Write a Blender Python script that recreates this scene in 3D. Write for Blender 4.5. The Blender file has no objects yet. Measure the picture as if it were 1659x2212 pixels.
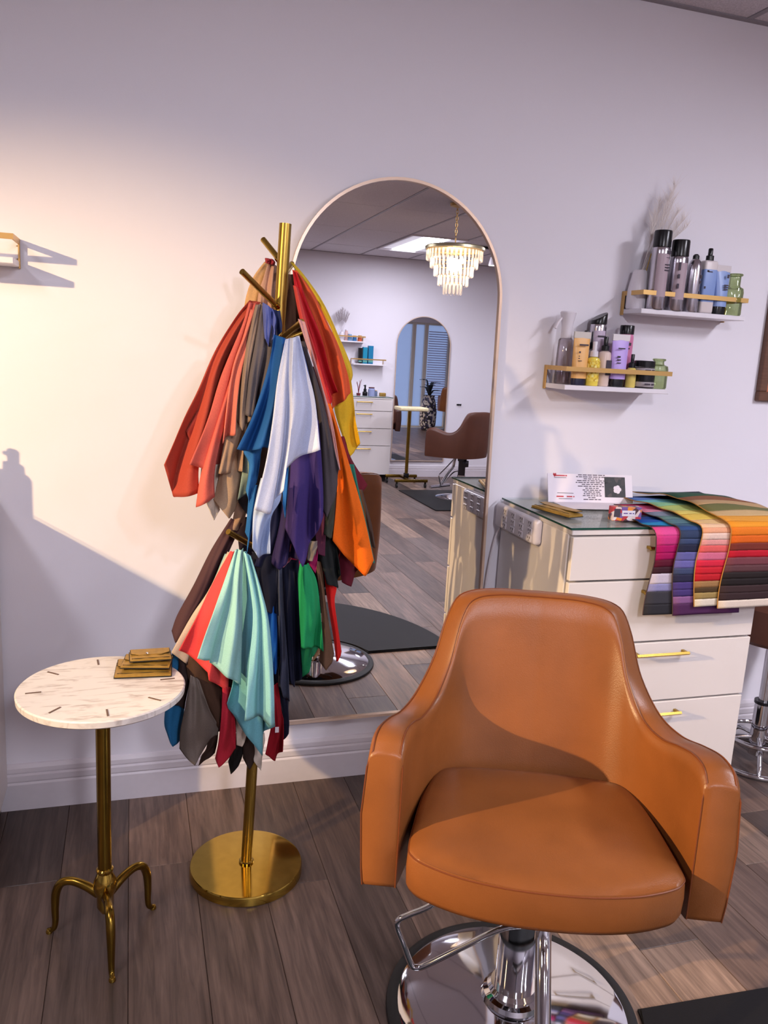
import bpy, bmesh, math, random
from mathutils import Vector, Matrix

scene = bpy.context.scene
COL = scene.collection
PI = math.pi

# ------------------------------------------------------------------ camera, world, exposure
FPX, YAW, PITCH, ROLL = 1763.5, math.radians(17.508), math.radians(11.360), math.radians(3.237)
cam_data = bpy.data.cameras.new('camera')
cam_data.sensor_fit = 'AUTO'
cam_data.sensor_width = 36.0
cam_data.lens = FPX / 2212.0 * 36.0
cam_data.clip_start = 0.02
cam = bpy.data.objects.new('camera', cam_data)
COL.objects.link(cam)
_f = Vector((math.sin(YAW) * math.cos(PITCH), math.cos(YAW) * math.cos(PITCH), -math.sin(PITCH)))
_r = Vector((math.cos(YAW), -math.sin(YAW), 0.0))
_u = _r.cross(_f)
_r2 = _r * math.cos(ROLL) + _u * math.sin(ROLL)
_u2 = _u * math.cos(ROLL) - _r * math.sin(ROLL)
cam.matrix_world = Matrix(((_r2.x, _u2.x, -_f.x, 0.0), (_r2.y, _u2.y, -_f.y, 0.0),
                           (_r2.z, _u2.z, -_f.z, 1.5), (0, 0, 0, 1)))
scene.camera = cam

world = bpy.data.worlds.new('daylight')
scene.world = world
world.use_nodes = True
world.node_tree.nodes['Background'].inputs[0].default_value = (0.54, 0.68, 1.0, 1)
world.node_tree.nodes['Background'].inputs[1].default_value = 1.3

vs = scene.view_settings
vs.view_transform = 'Standard'
vs.look = 'None'
vs.gamma = 1.0
vs.use_curve_mapping = False
vs.exposure = -0.1
scene.cycles.use_denoising = True
scene.cycles.caustics_reflective = False
scene.cycles.caustics_refractive = False
scene.cycles.max_bounces = 8
scene.cycles.diffuse_bounces = 3
scene.cycles.glossy_bounces = 4
scene.cycles.transmission_bounces = 4
scene.cycles.transparent_max_bounces = 12
scene.cycles.use_adaptive_sampling = True
scene.cycles.adaptive_threshold = 0.12
scene.cycles.sample_clamp_indirect = 6.0

PANEL_W, PANEL_SPREAD = 80.0, math.radians(178)
# spot heads: (position, aim, watts, cone degrees, colour); the last one is an added cool fill
WARM = [(Vector((-2.75, 0.15, 2.46)), Vector((-0.03, 2.5, 1.03)), 780.0, 34), (Vector((-4.40, 0.62, 2.46)), Vector((0.98, 1.48, 0.74)), 2000.0, 17)]
ADDED_WALL_FILL = (Vector((0.70, -0.80, 2.44)), Vector((1.10, 2.58, 1.85)), 62.0, 76)
WARM_RGB, PANEL_RGB = (1.0, 0.69, 0.35), (0.90, 0.885, 1.0)

def area_lamp(name, loc, sx, sy, watts, rgb, spread, parent=None):
    d = bpy.data.lights.new(name, 'AREA')
    d.shape = 'RECTANGLE'; d.size = sx; d.size_y = sy
    d.energy = watts; d.color = rgb; d.spread = spread
    o = bpy.data.objects.new(name, d); COL.objects.link(o)
    o.location = loc
    o.parent = parent
    return o

# ------------------------------------------------------------------ room sizes (metres; camera stands over the origin)
WALL_Y, FAR_Y, CEIL = 2.58, -4.62, 2.652
X0, X1 = -5.5, 7.6

# ------------------------------------------------------------------ materials
MATS = {}
def lin(c):
    return tuple(((v / 255.0) / 12.92 if v / 255.0 <= 0.04045 else ((v / 255.0 + 0.055) / 1.055) ** 2.4) for v in c)

def material(name, rgb, rough=0.5, metal=0.0, noise=None, bump=None, spec=None, sheen=0.0, trans=0.0, ior=1.45,
             emit=None, emit_w=0.0, alpha=None, coat=0.0, coords='Object'):
    """procedural principled material; noise = (scale, amount, stretch xyz), bump = (scale, strength)"""
    if name in MATS:
        return MATS[name]
    m = bpy.data.materials.new(name)
    m.use_nodes = True
    nt = m.node_tree
    b = nt.nodes['Principled BSDF']
    c = lin(rgb)
    b.inputs['Base Color'].default_value = (*c, 1)
    b.inputs['Roughness'].default_value = rough
    b.inputs['Metallic'].default_value = metal
    b.inputs['IOR'].default_value = ior
    if spec is not None: b.inputs['Specular IOR Level'].default_value = spec
    if sheen: b.inputs['Sheen Weight'].default_value = sheen
    if trans: b.inputs['Transmission Weight'].default_value = trans
    if coat: b.inputs['Coat Weight'].default_value = coat
    if alpha is not None: b.inputs['Alpha'].default_value = alpha
    if emit is not None:
        b.inputs['Emission Color'].default_value = (*lin(emit), 1)
        b.inputs['Emission Strength'].default_value = emit_w
    tc = nt.nodes.new('ShaderNodeTexCoord')
    if noise:
        sc, amt, st = noise
        mp = nt.nodes.new('ShaderNodeMapping'); mp.inputs['Scale'].default_value = st
        nt.links.new(tc.outputs[coords], mp.inputs['Vector'])
        n = nt.nodes.new('ShaderNodeTexNoise'); n.inputs['Scale'].default_value = sc; n.inputs['Detail'].default_value = 6
        nt.links.new(mp.outputs[0], n.inputs['Vector'])
        r = nt.nodes.new('ShaderNodeValToRGB')
        r.color_ramp.elements[0].position = 0.3; r.color_ramp.elements[1].position = 0.7
        r.color_ramp.elements[0].color = (*[v * (1 - amt) for v in c], 1)
        r.color_ramp.elements[1].color = (*[min(1, v * (1 + amt)) for v in c], 1)
        nt.links.new(n.outputs['Fac'], r.inputs['Fac'])
        nt.links.new(r.outputs[0], b.inputs['Base Color'])
    if bump:
        sc, st = bump
        n2 = nt.nodes.new('ShaderNodeTexNoise'); n2.inputs['Scale'].default_value = sc; n2.inputs['Detail'].default_value = 2
        nt.links.new(tc.outputs[coords], n2.inputs['Vector'])
        bp = nt.nodes.new('ShaderNodeBump'); bp.inputs['Strength'].default_value = st; bp.inputs['Distance'].default_value = 0.002
        nt.links.new(n2.outputs['Fac'], bp.inputs['Height'])
        nt.links.new(bp.outputs[0], b.inputs['Normal'])
    MATS[name] = m
    return m

def floor_material():
    m = bpy.data.materials.new('grey brown vinyl plank'); m.use_nodes = True
    nt = m.node_tree; b = nt.nodes['Principled BSDF']; L = nt.links.new
    tc = nt.nodes.new('ShaderNodeTexCoord'); oi = nt.nodes.new('ShaderNodeObjectInfo')
    off = nt.nodes.new('ShaderNodeVectorMath'); off.operation = 'MULTIPLY_ADD'
    sc = nt.nodes.new('ShaderNodeVectorMath'); sc.operation = 'SCALE'; sc.inputs['Scale'].default_value = 37.0
    cmb = nt.nodes.new('ShaderNodeCombineXYZ')
    for i in range(3): L(oi.outputs['Random'], cmb.inputs[i])
    L(cmb.outputs[0], sc.inputs[0])
    off.inputs[1].default_value = (1, 1, 1)
    L(tc.outputs['Object'], off.inputs[0]); L(sc.outputs[0], off.inputs[2])
    mp = nt.nodes.new('ShaderNodeMapping'); mp.inputs['Scale'].default_value = (26, 1.6, 1)
    L(off.outputs[0], mp.inputs['Vector'])
    n1 = nt.nodes.new('ShaderNodeTexNoise'); n1.inputs['Scale'].default_value = 2.6; n1.inputs['Detail'].default_value = 8
    n1.inputs['Roughness'].default_value = 0.62; n1.inputs['Distortion'].default_value = 0.6
    L(mp.outputs[0], n1.inputs['Vector'])
    mp2 = nt.nodes.new('ShaderNodeMapping'); mp2.inputs['Scale'].default_value = (7, 0.9, 1)
    L(off.outputs[0], mp2.inputs['Vector'])
    n2 = nt.nodes.new('ShaderNodeTexNoise'); n2.inputs['Scale'].default_value = 1.7; n2.inputs['Detail'].default_value = 3
    n2.inputs['Distortion'].default_value = 1.4
    L(mp2.outputs[0], n2.inputs['Vector'])
    base = nt.nodes.new('ShaderNodeValToRGB')
    cr = base.color_ramp; cr.interpolation = 'LINEAR'
    cr.elements[0].position = 0.0; cr.elements[0].color = (*lin((86, 71, 65)), 1)
    cr.elements[1].position = 1.0; cr.elements[1].color = (*lin((182, 152, 130)), 1)
    for p, c in ((0.25, (110, 90, 81)), (0.5, (136, 111, 98)), (0.7, (118, 103, 97)), (0.85, (156, 130, 113))):
        e = cr.elements.new(p); e.color = (*lin(c), 1)
    sepc = nt.nodes.new('ShaderNodeSeparateColor'); L(oi.outputs['Color'], sepc.inputs[0]); L(sepc.outputs[0], base.inputs['Fac'])
    g = nt.nodes.new('ShaderNodeValToRGB')
    g.color_ramp.elements[0].position = 0.33; g.color_ramp.elements[0].color = (0.36, 0.34, 0.33, 1)
    g.color_ramp.elements[1].position = 0.66; g.color_ramp.elements[1].color = (1.12, 1.1, 1.08, 1)
    L(n1.outputs['Fac'], g.inputs['Fac'])
    g2 = nt.nodes.new('ShaderNodeValToRGB')
    g2.color_ramp.elements[0].position = 0.36; g2.color_ramp.elements[0].color = (0.62, 0.60, 0.60, 1)
    g2.color_ramp.elements[1].position = 0.62; g2.color_ramp.elements[1].color = (1.0, 1.0, 1.0, 1)
    L(n2.outputs['Fac'], g2.inputs['Fac'])
    mx = nt.nodes.new('ShaderNodeMix'); mx.data_type = 'RGBA'; mx.blend_type = 'MULTIPLY'; mx.inputs['Factor'].default_value = 0.8
    L(base.outputs[0], mx.inputs['A']); L(g.outputs[0], mx.inputs['B'])
    mx2 = nt.nodes.new('ShaderNodeMix'); mx2.data_type = 'RGBA'; mx2.blend_type = 'MULTIPLY'; mx2.inputs['Factor'].default_value = 0.9
    L(mx.outputs['Result'], mx2.inputs['A']); L(g2.outputs[0], mx2.inputs['B'])
    L(mx2.outputs['Result'], b.inputs['Base Color'])
    b.inputs['Roughness'].default_value = 0.42
    bp = nt.nodes.new('ShaderNodeBump'); bp.inputs['Strength'].default_value = 0.25; bp.inputs['Distance'].default_value = 0.001
    L(n1.outputs['Fac'], bp.inputs['Height']); L(bp.outputs[0], b.inputs['Normal'])
    return m

def marble_material():
    m = bpy.data.materials.new('white marble with warm streaks'); m.use_nodes = True
    nt = m.node_tree; b = nt.nodes['Principled BSDF']; L = nt.links.new
    tc = nt.nodes.new('ShaderNodeTexCoord')
    mp = nt.nodes.new('ShaderNodeMapping'); mp.inputs['Rotation'].default_value = (0, 0, -0.95); mp.inputs['Scale'].default_value = (14, 62, 20)
    L(tc.outputs['Object'], mp.inputs['Vector'])
    n = nt.nodes.new('ShaderNodeTexNoise'); n.inputs['Scale'].default_value = 1.0; n.inputs['Detail'].default_value = 6; n.inputs['Distortion'].default_value = 0.8
    L(mp.outputs[0], n.inputs['Vector'])
    r = nt.nodes.new('ShaderNodeValToRGB')
    r.color_ramp.elements[0].position = 0.30; r.color_ramp.elements[0].color = (*lin((178, 166, 160)), 1)
    r.color_ramp.elements[1].position = 0.50; r.color_ramp.elements[1].color = (*lin((226, 220, 216)), 1)
    L(n.outputs['Fac'], r.inputs['Fac']); L(r.outputs[0], b.inputs['Base Color'])
    b.inputs['Roughness'].default_value = 0.32
    return m

def fabric_material(rgb, satin=False, key=None):
    name = 'fabric %d %d %d%s' % (*rgb, ' satin' if satin else '')
    if name in MATS: return MATS[name]
    m = bpy.data.materials.new(name); m.use_nodes = True
    nt = m.node_tree; b = nt.nodes['Principled BSDF']; L = nt.links.new
    c = tuple(v * (0.9 if satin else 0.76) for v in lin(rgb))
    tc = nt.nodes.new('ShaderNodeTexCoord')
    n = nt.nodes.new('ShaderNodeTexNoise'); n.inputs['Scale'].default_value = 420; n.inputs['Detail'].default_value = 2
    L(tc.outputs['Object'], n.inputs['Vector'])
    r = nt.nodes.new('ShaderNodeValToRGB')
    r.color_ramp.elements[0].position = 0.3; r.color_ramp.elements[0].color = (*[v * 0.9 for v in c], 1)
    r.color_ramp.elements[1].position = 0.7; r.color_ramp.elements[1].color = (*[min(1, v * 1.06) for v in c], 1)
    L(n.outputs['Fac'], r.inputs['Fac']); L(r.outputs[0], b.inputs['Base Color'])
    b.inputs['Roughness'].default_value = 0.36 if satin else 0.78
    b.inputs['Specular IOR Level'].default_value = 0.6 if satin else 0.25
    b.inputs['Subsurface Weight'].default_value = 0.0
    bp = nt.nodes.new('ShaderNodeBump'); bp.inputs['Strength'].default_value = 0.08; bp.inputs['Distance'].default_value = 0.001
    L(n.outputs['Fac'], bp.inputs['Height']); L(bp.outputs[0], b.inputs['Normal'])
    MATS[name] = m
    return m

def mosaic_material(name, colours, scale, rough=0.5):
    """printed patchwork of flat colours (voronoi cells)"""
    m = bpy.data.materials.new(name); m.use_nodes = True
    nt = m.node_tree; b = nt.nodes['Principled BSDF']; L = nt.links.new
    tc = nt.nodes.new('ShaderNodeTexCoord')
    v = nt.nodes.new('ShaderNodeTexVoronoi'); v.inputs['Scale'].default_value = scale
    L(tc.outputs['Object'], v.inputs['Vector'])
    sep = nt.nodes.new('ShaderNodeSeparateColor'); L(v.outputs['Color'], sep.inputs[0])
    r = nt.nodes.new('ShaderNodeValToRGB'); cr = r.color_ramp; cr.interpolation = 'CONSTANT'
    cr.elements[0].color = (*lin(colours[0]), 1)
    cr.elements[1].position = 1.0 / len(colours); cr.elements[1].color = (*lin(colours[1]), 1)
    for i, c in enumerate(colours[2:], 2):
        e = cr.elements.new(i / len(colours)); e.color = (*lin(c), 1)
    L(sep.outputs[0], r.inputs['Fac']); L(r.outputs[0], b.inputs['Base Color'])
    b.inputs['Roughness'].default_value = rough
    return m

def clear_glass(name, tint, gloss=0.12, rough=0.03, edge=0.6):
    """thin clear pane or vessel: see-through with a glossy reflection"""
    m = bpy.data.materials.new(name); m.use_nodes = True
    nt = m.node_tree; L = nt.links.new
    out = nt.nodes['Material Output']; nt.nodes.remove(nt.nodes['Principled BSDF'])
    t = nt.nodes.new('ShaderNodeBsdfTransparent'); t.inputs[0].default_value = (*tint, 1)
    g = nt.nodes.new('ShaderNodeBsdfGlossy'); g.inputs['Roughness'].default_value = rough
    fr = nt.nodes.new('ShaderNodeLayerWeight'); fr.inputs['Blend'].default_value = 0.25
    ml = nt.nodes.new('ShaderNodeMath'); ml.operation = 'MULTIPLY_ADD'; ml.inputs[1].default_value = edge; ml.inputs[2].default_value = gloss
    L(fr.outputs['Fresnel'], ml.inputs[0])
    mx = nt.nodes.new('ShaderNodeMixShader')
    L(ml.outputs[0], mx.inputs[0]); L(t.outputs[0], mx.inputs[1]); L(g.outputs[0], mx.inputs[2])
    L(mx.outputs[0], out.inputs[0])
    return m

M = dict(
    wall=material('lavender white wall paint', (238, 234, 242), 0.6, bump=(260, 0.06), spec=0.3),
    trim=material('white semi gloss trim paint', (218, 211, 217), 0.32, noise=(30, 0.02, (1, 1, 1))),
    floor=floor_material(),
    subfloor=material('dark gap under planks', (30, 26, 25), 0.9),
    tile=material('speckled ceiling tile', (216, 210, 216), 0.95, noise=(190, 0.16, (1, 1, 1)), bump=(160, 0.5), coords='Object'),
    grid=material('grey ceiling grid', (150, 145, 152), 0.5),
    white=material('white cabinet lacquer', (222, 215, 213), 0.28, noise=(3, 0.012, (1, 1, 1))),
    shelfwhite=material('white shelf laminate', (236, 231, 238), 0.35),
    gap=material('shadow gap black', (40, 37, 38), 0.8),
    brass=material('polished brass', (190, 157, 72), 0.11, 1.0, noise=(40, 0.06, (1, 1, 0.2))),
    brushed=material('brushed brass', (174, 142, 68), 0.32, 1.0, noise=(300, 0.14, (1, 1, 0.03))),
    dullgold=material('satin gold rail', (206, 166, 104), 0.38, 0.75),
    darkbrass=material('aged dark brass', (140, 112, 46), 0.25, 1.0, noise=(30, 0.1, (1, 1, 1))),
    chrome=material('chrome', (222, 222, 226), 0.06, 1.0),
    darkchrome=material('dark chrome', (70, 70, 76), 0.12, 1.0),
    rubber=material('black rubber', (30, 29, 30), 0.6, bump=(300, 0.1)),
    mat=material('black anti fatigue mat', (17, 16, 18), 0.6, bump=(400, 0.2), spec=0.3),
    leather=material('tan leather', (132, 78, 38), 0.36, noise=(5, 0.18, (1, 1, 1)), bump=(420, 0.16), spec=0.5),
    piping=material('tan leather seam', (112, 58, 28), 0.45),
    brownleather=material('dark brown leather', (92, 54, 40), 0.42, noise=(7, 0.1, (1, 1, 1)), bump=(420, 0.12)),
    brownpiping=material('dark brown leather seam', (70, 40, 30), 0.5),
    marble=marble_material(),
    inlay=material('bronze inlay', (120, 96, 82), 0.4, 0.7),
    goldleather=material('gold metallic leather', (176, 138, 62), 0.42, 0.45, noise=(90, 0.12, (1, 1, 1)), bump=(200, 0.15)),
    blackedge=material('black edge paint', (28, 24, 20), 0.6),
    glassgreen=clear_glass('green glass edge', (0.95, 0.98, 0.97), 0.02, 0.03, 0.25),
    plastic=material('white power strip plastic', (224, 216, 222), 0.3),
    blackplastic=material('black plastic', (22, 22, 25), 0.25),
    silver=material('brushed aluminium can', (200, 196, 204), 0.22, 1.0, noise=(40, 0.05, (1, 1, 0.02))),
    greyglass=clear_glass('smoky clear plastic', (0.80, 0.76, 0.80), 0.06, 0.1),
    greenglass=clear_glass('olive green glass', (0.66, 0.74, 0.50), 0.07, 0.06),
    paper=material('white paper', (236, 228, 236), 0.6),
    print=material('dark grey print', (70, 62, 74), 0.7),
    redprint=material('red print', (196, 50, 60), 0.6),
    frame=material('walnut picture frame', (104, 70, 54), 0.5, noise=(20, 0.15, (1, 1, 8))),
    canvas=material('terracotta canvas', (190, 110, 78), 0.7, noise=(6, 0.2, (1, 1, 1))),
    mirrorframe=material('champagne gold mirror frame', (232, 206, 186), 0.30, 0.5),
    backing=material('mirror back board', (60, 56, 54), 0.8),
    pampas=material('pale pampas plume', (240, 230, 226), 0.9),
    ceramic=material('white ceramic', (232, 226, 234), 0.3),
)
cry = bpy.data.materials.new('cut crystal'); cry.use_nodes = True
_nt = cry.node_tree; _nt.nodes.remove(_nt.nodes['Principled BSDF'])
_a = _nt.nodes.new('ShaderNodeBsdfTransparent'); _a.inputs[0].default_value = (0.97, 0.95, 0.93, 1)
_b = _nt.nodes.new('ShaderNodeBsdfTranslucent'); _b.inputs[0].default_value = (0.95, 0.92, 0.90, 1)
_c = _nt.nodes.new('ShaderNodeBsdfGlossy'); _c.inputs['Roughness'].default_value = 0.08
_m1 = _nt.nodes.new('ShaderNodeMixShader'); _m1.inputs[0].default_value = 0.42
_m2 = _nt.nodes.new('ShaderNodeMixShader'); _m2.inputs[0].default_value = 0.22
_nt.links.new(_a.outputs[0], _m1.inputs[1]); _nt.links.new(_b.outputs[0], _m1.inputs[2])
_nt.links.new(_m1.outputs[0], _m2.inputs[1]); _nt.links.new(_c.outputs[0], _m2.inputs[2])
_nt.links.new(_m2.outputs[0], _nt.nodes['Material Output'].inputs[0])
M['crystal'] = cry
mir = bpy.data.materials.new('silvered mirror'); mir.use_nodes = True
_nt = mir.node_tree; _nt.nodes.remove(_nt.nodes['Principled BSDF'])
_g = _nt.nodes.new('ShaderNodeBsdfGlossy'); _g.inputs['Roughness'].default_value = 0.0; _g.inputs['Color'].default_value = (0.80, 0.80, 0.82, 1)
_nt.links.new(_g.outputs[0], _nt.nodes['Material Output'].inputs[0])
M['mirror'] = mir
def glow(name, rgb, w):
    m = material(name, rgb, 0.5, emit=rgb, emit_w=w)
    m.cycles.emission_sampling = 'NONE'
    return m

# ------------------------------------------------------------------ mesh helpers
def add_obj(name, bm, mat, parent=None, smooth=False, angle=None, loc=None):
    me = bpy.data.meshes.new(name)
    bmesh.ops.recalc_face_normals(bm, faces=bm.faces[:])
    bm.to_mesh(me); bm.free()
    for m in (mat if isinstance(mat, (list, tuple)) else [mat]):
        me.materials.append(m)
    if smooth:
        me.polygons.foreach_set('use_smooth', [True] * len(me.polygons))
        if angle: me.set_sharp_from_angle(angle=math.radians(angle))
    o = bpy.data.objects.new(name, me); COL.objects.link(o)
    if parent: o.parent = parent
    if loc: o.location = loc
    return o

def empty(name, loc, rz=0.0):
    o = bpy.data.objects.new(name, None); COL.objects.link(o)
    o.location = loc; o.rotation_euler = (0, 0, rz)
    o.empty_display_size = 0.05
    return o

def tag(o, label, cat, group=None, kind=None):
    o['label'] = label; o['category'] = cat
    if group: o['group'] = group
    if kind: o['kind'] = kind
    return o

def struct(o):
    o['kind'] = 'structure'
    return o

def link_copy(src, parent=None, loc=None, rot=None):
    c = src.copy(); COL.objects.link(c)
    if parent: c.parent = parent
    if loc is not None: c.location = loc
    if rot is not None: c.rotation_euler = rot
    return c

def copy_tree(src, parent=None):
    c = src.copy(); COL.objects.link(c); c.parent = parent
    for ch in src.children:
        copy_tree(ch, c)
    return c

def box(bm, c, s, bev=0.0, seg=2):
    r = bmesh.ops.create_cube(bm, size=1.0)
    vsx = r['verts']
    for v in vsx:
        v.co = Vector((c[0] + v.co.x * s[0], c[1] + v.co.y * s[1], c[2] + v.co.z * s[2]))
    if bev > 0:
        es = list({e for v in vsx for e in v.link_edges})
        bmesh.ops.bevel(bm, geom=es, offset=min(bev, min(s) * 0.49), segments=seg, affect='EDGES', profile=0.5)
    return bm

def boxo(name, c, s, mat, parent=None, bev=0.0, seg=2):
    return add_obj(name, box(bmesh.new(), c, s, bev, seg), mat, parent, smooth=bev > 0.004, angle=40)

def lathe(bm, prof, seg=32, o=(0, 0, 0), sx=1.0, sy=1.0):
    rings = []
    for r, z in prof:
        if r < 1e-6:
            rings.append([bm.verts.new((o[0], o[1], o[2] + z))])
        else:
            rings.append([bm.verts.new((o[0] + r * sx * math.cos(2 * PI * i / seg), o[1] + r * sy * math.sin(2 * PI * i / seg), o[2] + z)) for i in range(seg)])
    for a, b in zip(rings, rings[1:]):
        for i in range(seg):
            j = (i + 1) % seg
            if len(a) == 1 and len(b) == 1: continue
            if len(a) == 1: bm.faces.new((a[0], b[i], b[j]))
            elif len(b) == 1: bm.faces.new((a[i], a[j], b[0]))
            else: bm.faces.new((a[i], a[j], b[j], b[i]))
    if len(rings[0]) > 1: bm.faces.new(rings[0])
    if len(rings[-1]) > 1: bm.faces.new(rings[-1])
    return bm

def latheo(name, prof, mat, parent=None, seg=32, o=(0, 0, 0), sx=1.0, sy=1.0, angle=35):
    return add_obj(name, lathe(bmesh.new(), prof, seg, o, sx, sy), mat, parent, smooth=True, angle=angle)

def smooth_path(pts, n=8, closed=False):
    P = [Vector(p) for p in pts]
    if len(P) < 3: return P
    out = []
    N = len(P)
    for i in range(N if closed else N - 1):
        p0 = P[(i - 1) % N] if closed or i > 0 else P[0] * 2 - P[1]
        p1, p2 = P[i], P[(i + 1) % N]
        p3 = P[(i + 2) % N] if closed or i + 2 < N else P[-1] * 2 - P[-2]
        for k in range(n):
            t = k / n
            out.append(0.5 * ((2 * p1) + (p2 - p0) * t + (2 * p0 - 5 * p1 + 4 * p2 - p3) * t * t + (3 * p1 - p0 - 3 * p2 + p3) * t ** 3))
    if not closed: out.append(P[-1])
    return out

def tube(bm, pts, r, seg=12, closed=False, flat=1.0, up=None):
    P = [Vector(p) for p in pts]
    n = len(P)
    rings = []
    N0 = None
    for i in range(n):
        if closed: t = (P[(i + 1) % n] - P[i - 1])
        else: t = P[min(i + 1, n - 1)] - P[max(i - 1, 0)]
        t.normalize()
        if N0 is None:
            a = Vector(up) if up else (Vector((0, 0, 1)) if abs(t.z) < 0.9 else Vector((1, 0, 0)))
            N0 = (a - t * a.dot(t)).normalized()
        else:
            N0 = (N0 - t * N0.dot(t)).normalized()
        B = t.cross(N0)
        rr = r[i] if isinstance(r, (list, tuple)) else r
        rings.append([bm.verts.new(P[i] + (N0 * math.cos(2 * PI * k / seg) * flat + B * math.sin(2 * PI * k / seg)) * rr) for k in range(seg)])
    for i in range(n if closed else n - 1):
        a, b = rings[i], rings[(i + 1) % n]
        for k in range(seg):
            bm.faces.new((a[k], a[(k + 1) % seg], b[(k + 1) % seg], b[k]))
    if not closed:
        bm.faces.new(rings[0]); bm.faces.new(rings[-1])
    return bm

def tubeo(name, pts, r, mat, parent=None, seg=12, closed=False, flat=1.0, up=None, angle=50):
    return add_obj(name, tube(bmesh.new(), pts, r, seg, closed, flat, up), mat, parent, smooth=True, angle=angle)

def prism(bm, poly, z0, z1, axis='z'):
    def P(p, h):
        return (p[0], p[1], h) if axis == 'z' else ((p[0], h, p[1]) if axis == 'y' else (h, p[0], p[1]))
    a = [bm.verts.new(P(p, z0)) for p in poly]
    b = [bm.verts.new(P(p, z1)) for p in poly]
    n = len(poly)
    for i in range(n):
        j = (i + 1) % n
        bm.faces.new((a[i], a[j], b[j], b[i]))
    bm.faces.new(a); bm.faces.new(b)
    return bm

# ------------------------------------------------------------------ the room shell
rng = random.Random(7)

# floor: slab with planks laid towards the mirror wall
floor = struct(boxo('floor', ((X0 + X1) / 2, (WALL_Y + FAR_Y) / 2, -0.03), (X1 - X0, WALL_Y - FAR_Y, 0.05), M['subfloor']))
PW, PL = 0.182, 1.22
plank_mesh = {}
def plank_mesh_for(length, width=PW):
    key = (round(length, 3), round(width, 3))
    if key in plank_mesh: return plank_mesh[key]
    bm = bmesh.new()
    w, l, c = width / 2 - 0.0005, length / 2 - 0.0005, 0.0012
    lo = [bm.verts.new(p) for p in ((-w, -l, -0.004), (w, -l, -0.004), (w, l, -0.004), (-w, l, -0.004))]
    md = [bm.verts.new((v.co.x, v.co.y, -c)) for v in lo]
    hi = [bm.verts.new((math.copysign(w - c, v.co.x), math.copysign(l - c, v.co.y), 0.0)) for v in lo]
    for a, b in ((lo, md), (md, hi)):
        for i in range(4):
            j = (i + 1) % 4
            bm.faces.new((a[i], a[j], b[j], b[i]))
    bm.faces.new(hi)
    me = bpy.data.meshes.new('plank'); bm.to_mesh(me); bm.free(); me.materials.append(M['floor'])
    plank_mesh[key] = me
    return me
KNOWN = {-2: 2.176, -1: 1.35, 0: 2.185, 1: 1.02, 2: 2.02, 3: 1.25, 4: 2.3, 5: 1.9, 6: 0.92, 7: 1.563, 8: 2.25, 9: 1.1, 10: 1.81}
TONES = {(-2, 2): 0.02, (-2, 1): 0.30, (-1, 1): 0.22, (-1, 2): 0.18, (0, 1): 0.34, (0, 2): 0.42, (1, 1): 0.55, (1, 2): 0.4, (2, 1): 0.46, (2, 2): 0.2, (3, 1): 0.3,
         (7, 1): 0.95, (7, 2): 0.25, (8, 1): 0.35, (6, 1): 0.3, (6, 0): 0.2, (9, 1): 0.5, (10, 1): 0.4}
bm_rest = bmesh.new()
k0, k1 = int((X0 + 0.015) // PW) , int((X1 + 0.015) / PW)
for k in range(k0, k1 + 1):
    xa, xb = max(X0, -0.015 + PW * k), min(X1, -0.015 + PW * (k + 1))
    if xb - xa < 0.02: continue
    start = KNOWN.get(k, rng.uniform(0.9, 2.1))
    ys = [WALL_Y]
    y = start
    while y > FAR_Y + 0.05:
        ys.append(y); y -= PL
    ys.append(FAR_Y)
    shown = -0.95 < (xa + xb) / 2 < 4.65
    for i in range(len(ys) - 1):
        ln, yc = ys[i] - ys[i + 1], (ys[i] + ys[i + 1]) / 2
        row = {0: 2, 1: 1}.get(i, 1 - i)
        tone = TONES.get((k, row), rng.random())
        if shown:
            o = bpy.data.objects.new('floor_plank', plank_mesh_for(ln, xb - xa)); COL.objects.link(o)
            o.parent = floor
            o.location = ((xa + xb) / 2, yc, 0.0)
            o.color = (tone, rng.random(), 0, 1)
        else:
            box(bm_rest, ((xa + xb) / 2, yc, -0.002), (xb - xa - 0.001, ln - 0.001, 0.004))
rest = add_obj('floor_planks_beyond', bm_rest, M['floor'], floor)
rest['kind'] = 'stuff'; rest.color = (0.45, 0.2, 0, 1)

# walls
def slab(name, xa, xb, ya, yb, za, zb, mat=None):
    return struct(boxo(name, ((xa + xb) / 2, (ya + yb) / 2, (za + zb) / 2), (xb - xa, yb - ya, zb - za), mat or M['wall']))
WIN_X = 5.16
slab('wall_back', X0 - 0.1, WIN_X, WALL_Y, WALL_Y + 0.12, -0.05, 2.80)
slab('wall_back_header', WIN_X, X1 + 0.1, WALL_Y, WALL_Y + 0.12, 2.25, 2.80)
slab('wall_back_end', 6.78, X1 + 0.1, WALL_Y, WALL_Y + 0.12, -0.05, 2.25)
slab('wall_front', X0 - 0.1, X1 + 0.1, FAR_Y - 0.12, FAR_Y, -0.05, 2.80)
slab('wall_left', X0 - 0.12, X0, FAR_Y, WALL_Y, -0.05, 2.80)
slab('wall_right', X1, X1 + 0.12, FAR_Y, WALL_Y, -0.05, 2.80)

BB = [(0, 0), (.018, 0), (.018, .087), (.0135, .093), (.0165, .098), (.0165, .116), (.0105, .121), (.0125, .126), (.011, .139), (.004, .150), (0, .152)]
def baseboard(name, xa, xb, wall_y, side):
    bm = bmesh.new()
    prism(bm, [(wall_y - side * d, z) for d, z in BB], xa, xb, axis='x')
    return struct(add_obj(name, bm, M['trim']))
baseboard('baseboard_back', X0, WIN_X, WALL_Y, 1)
baseboard('baseboard_front', X0, X1, FAR_Y, -1)

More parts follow.
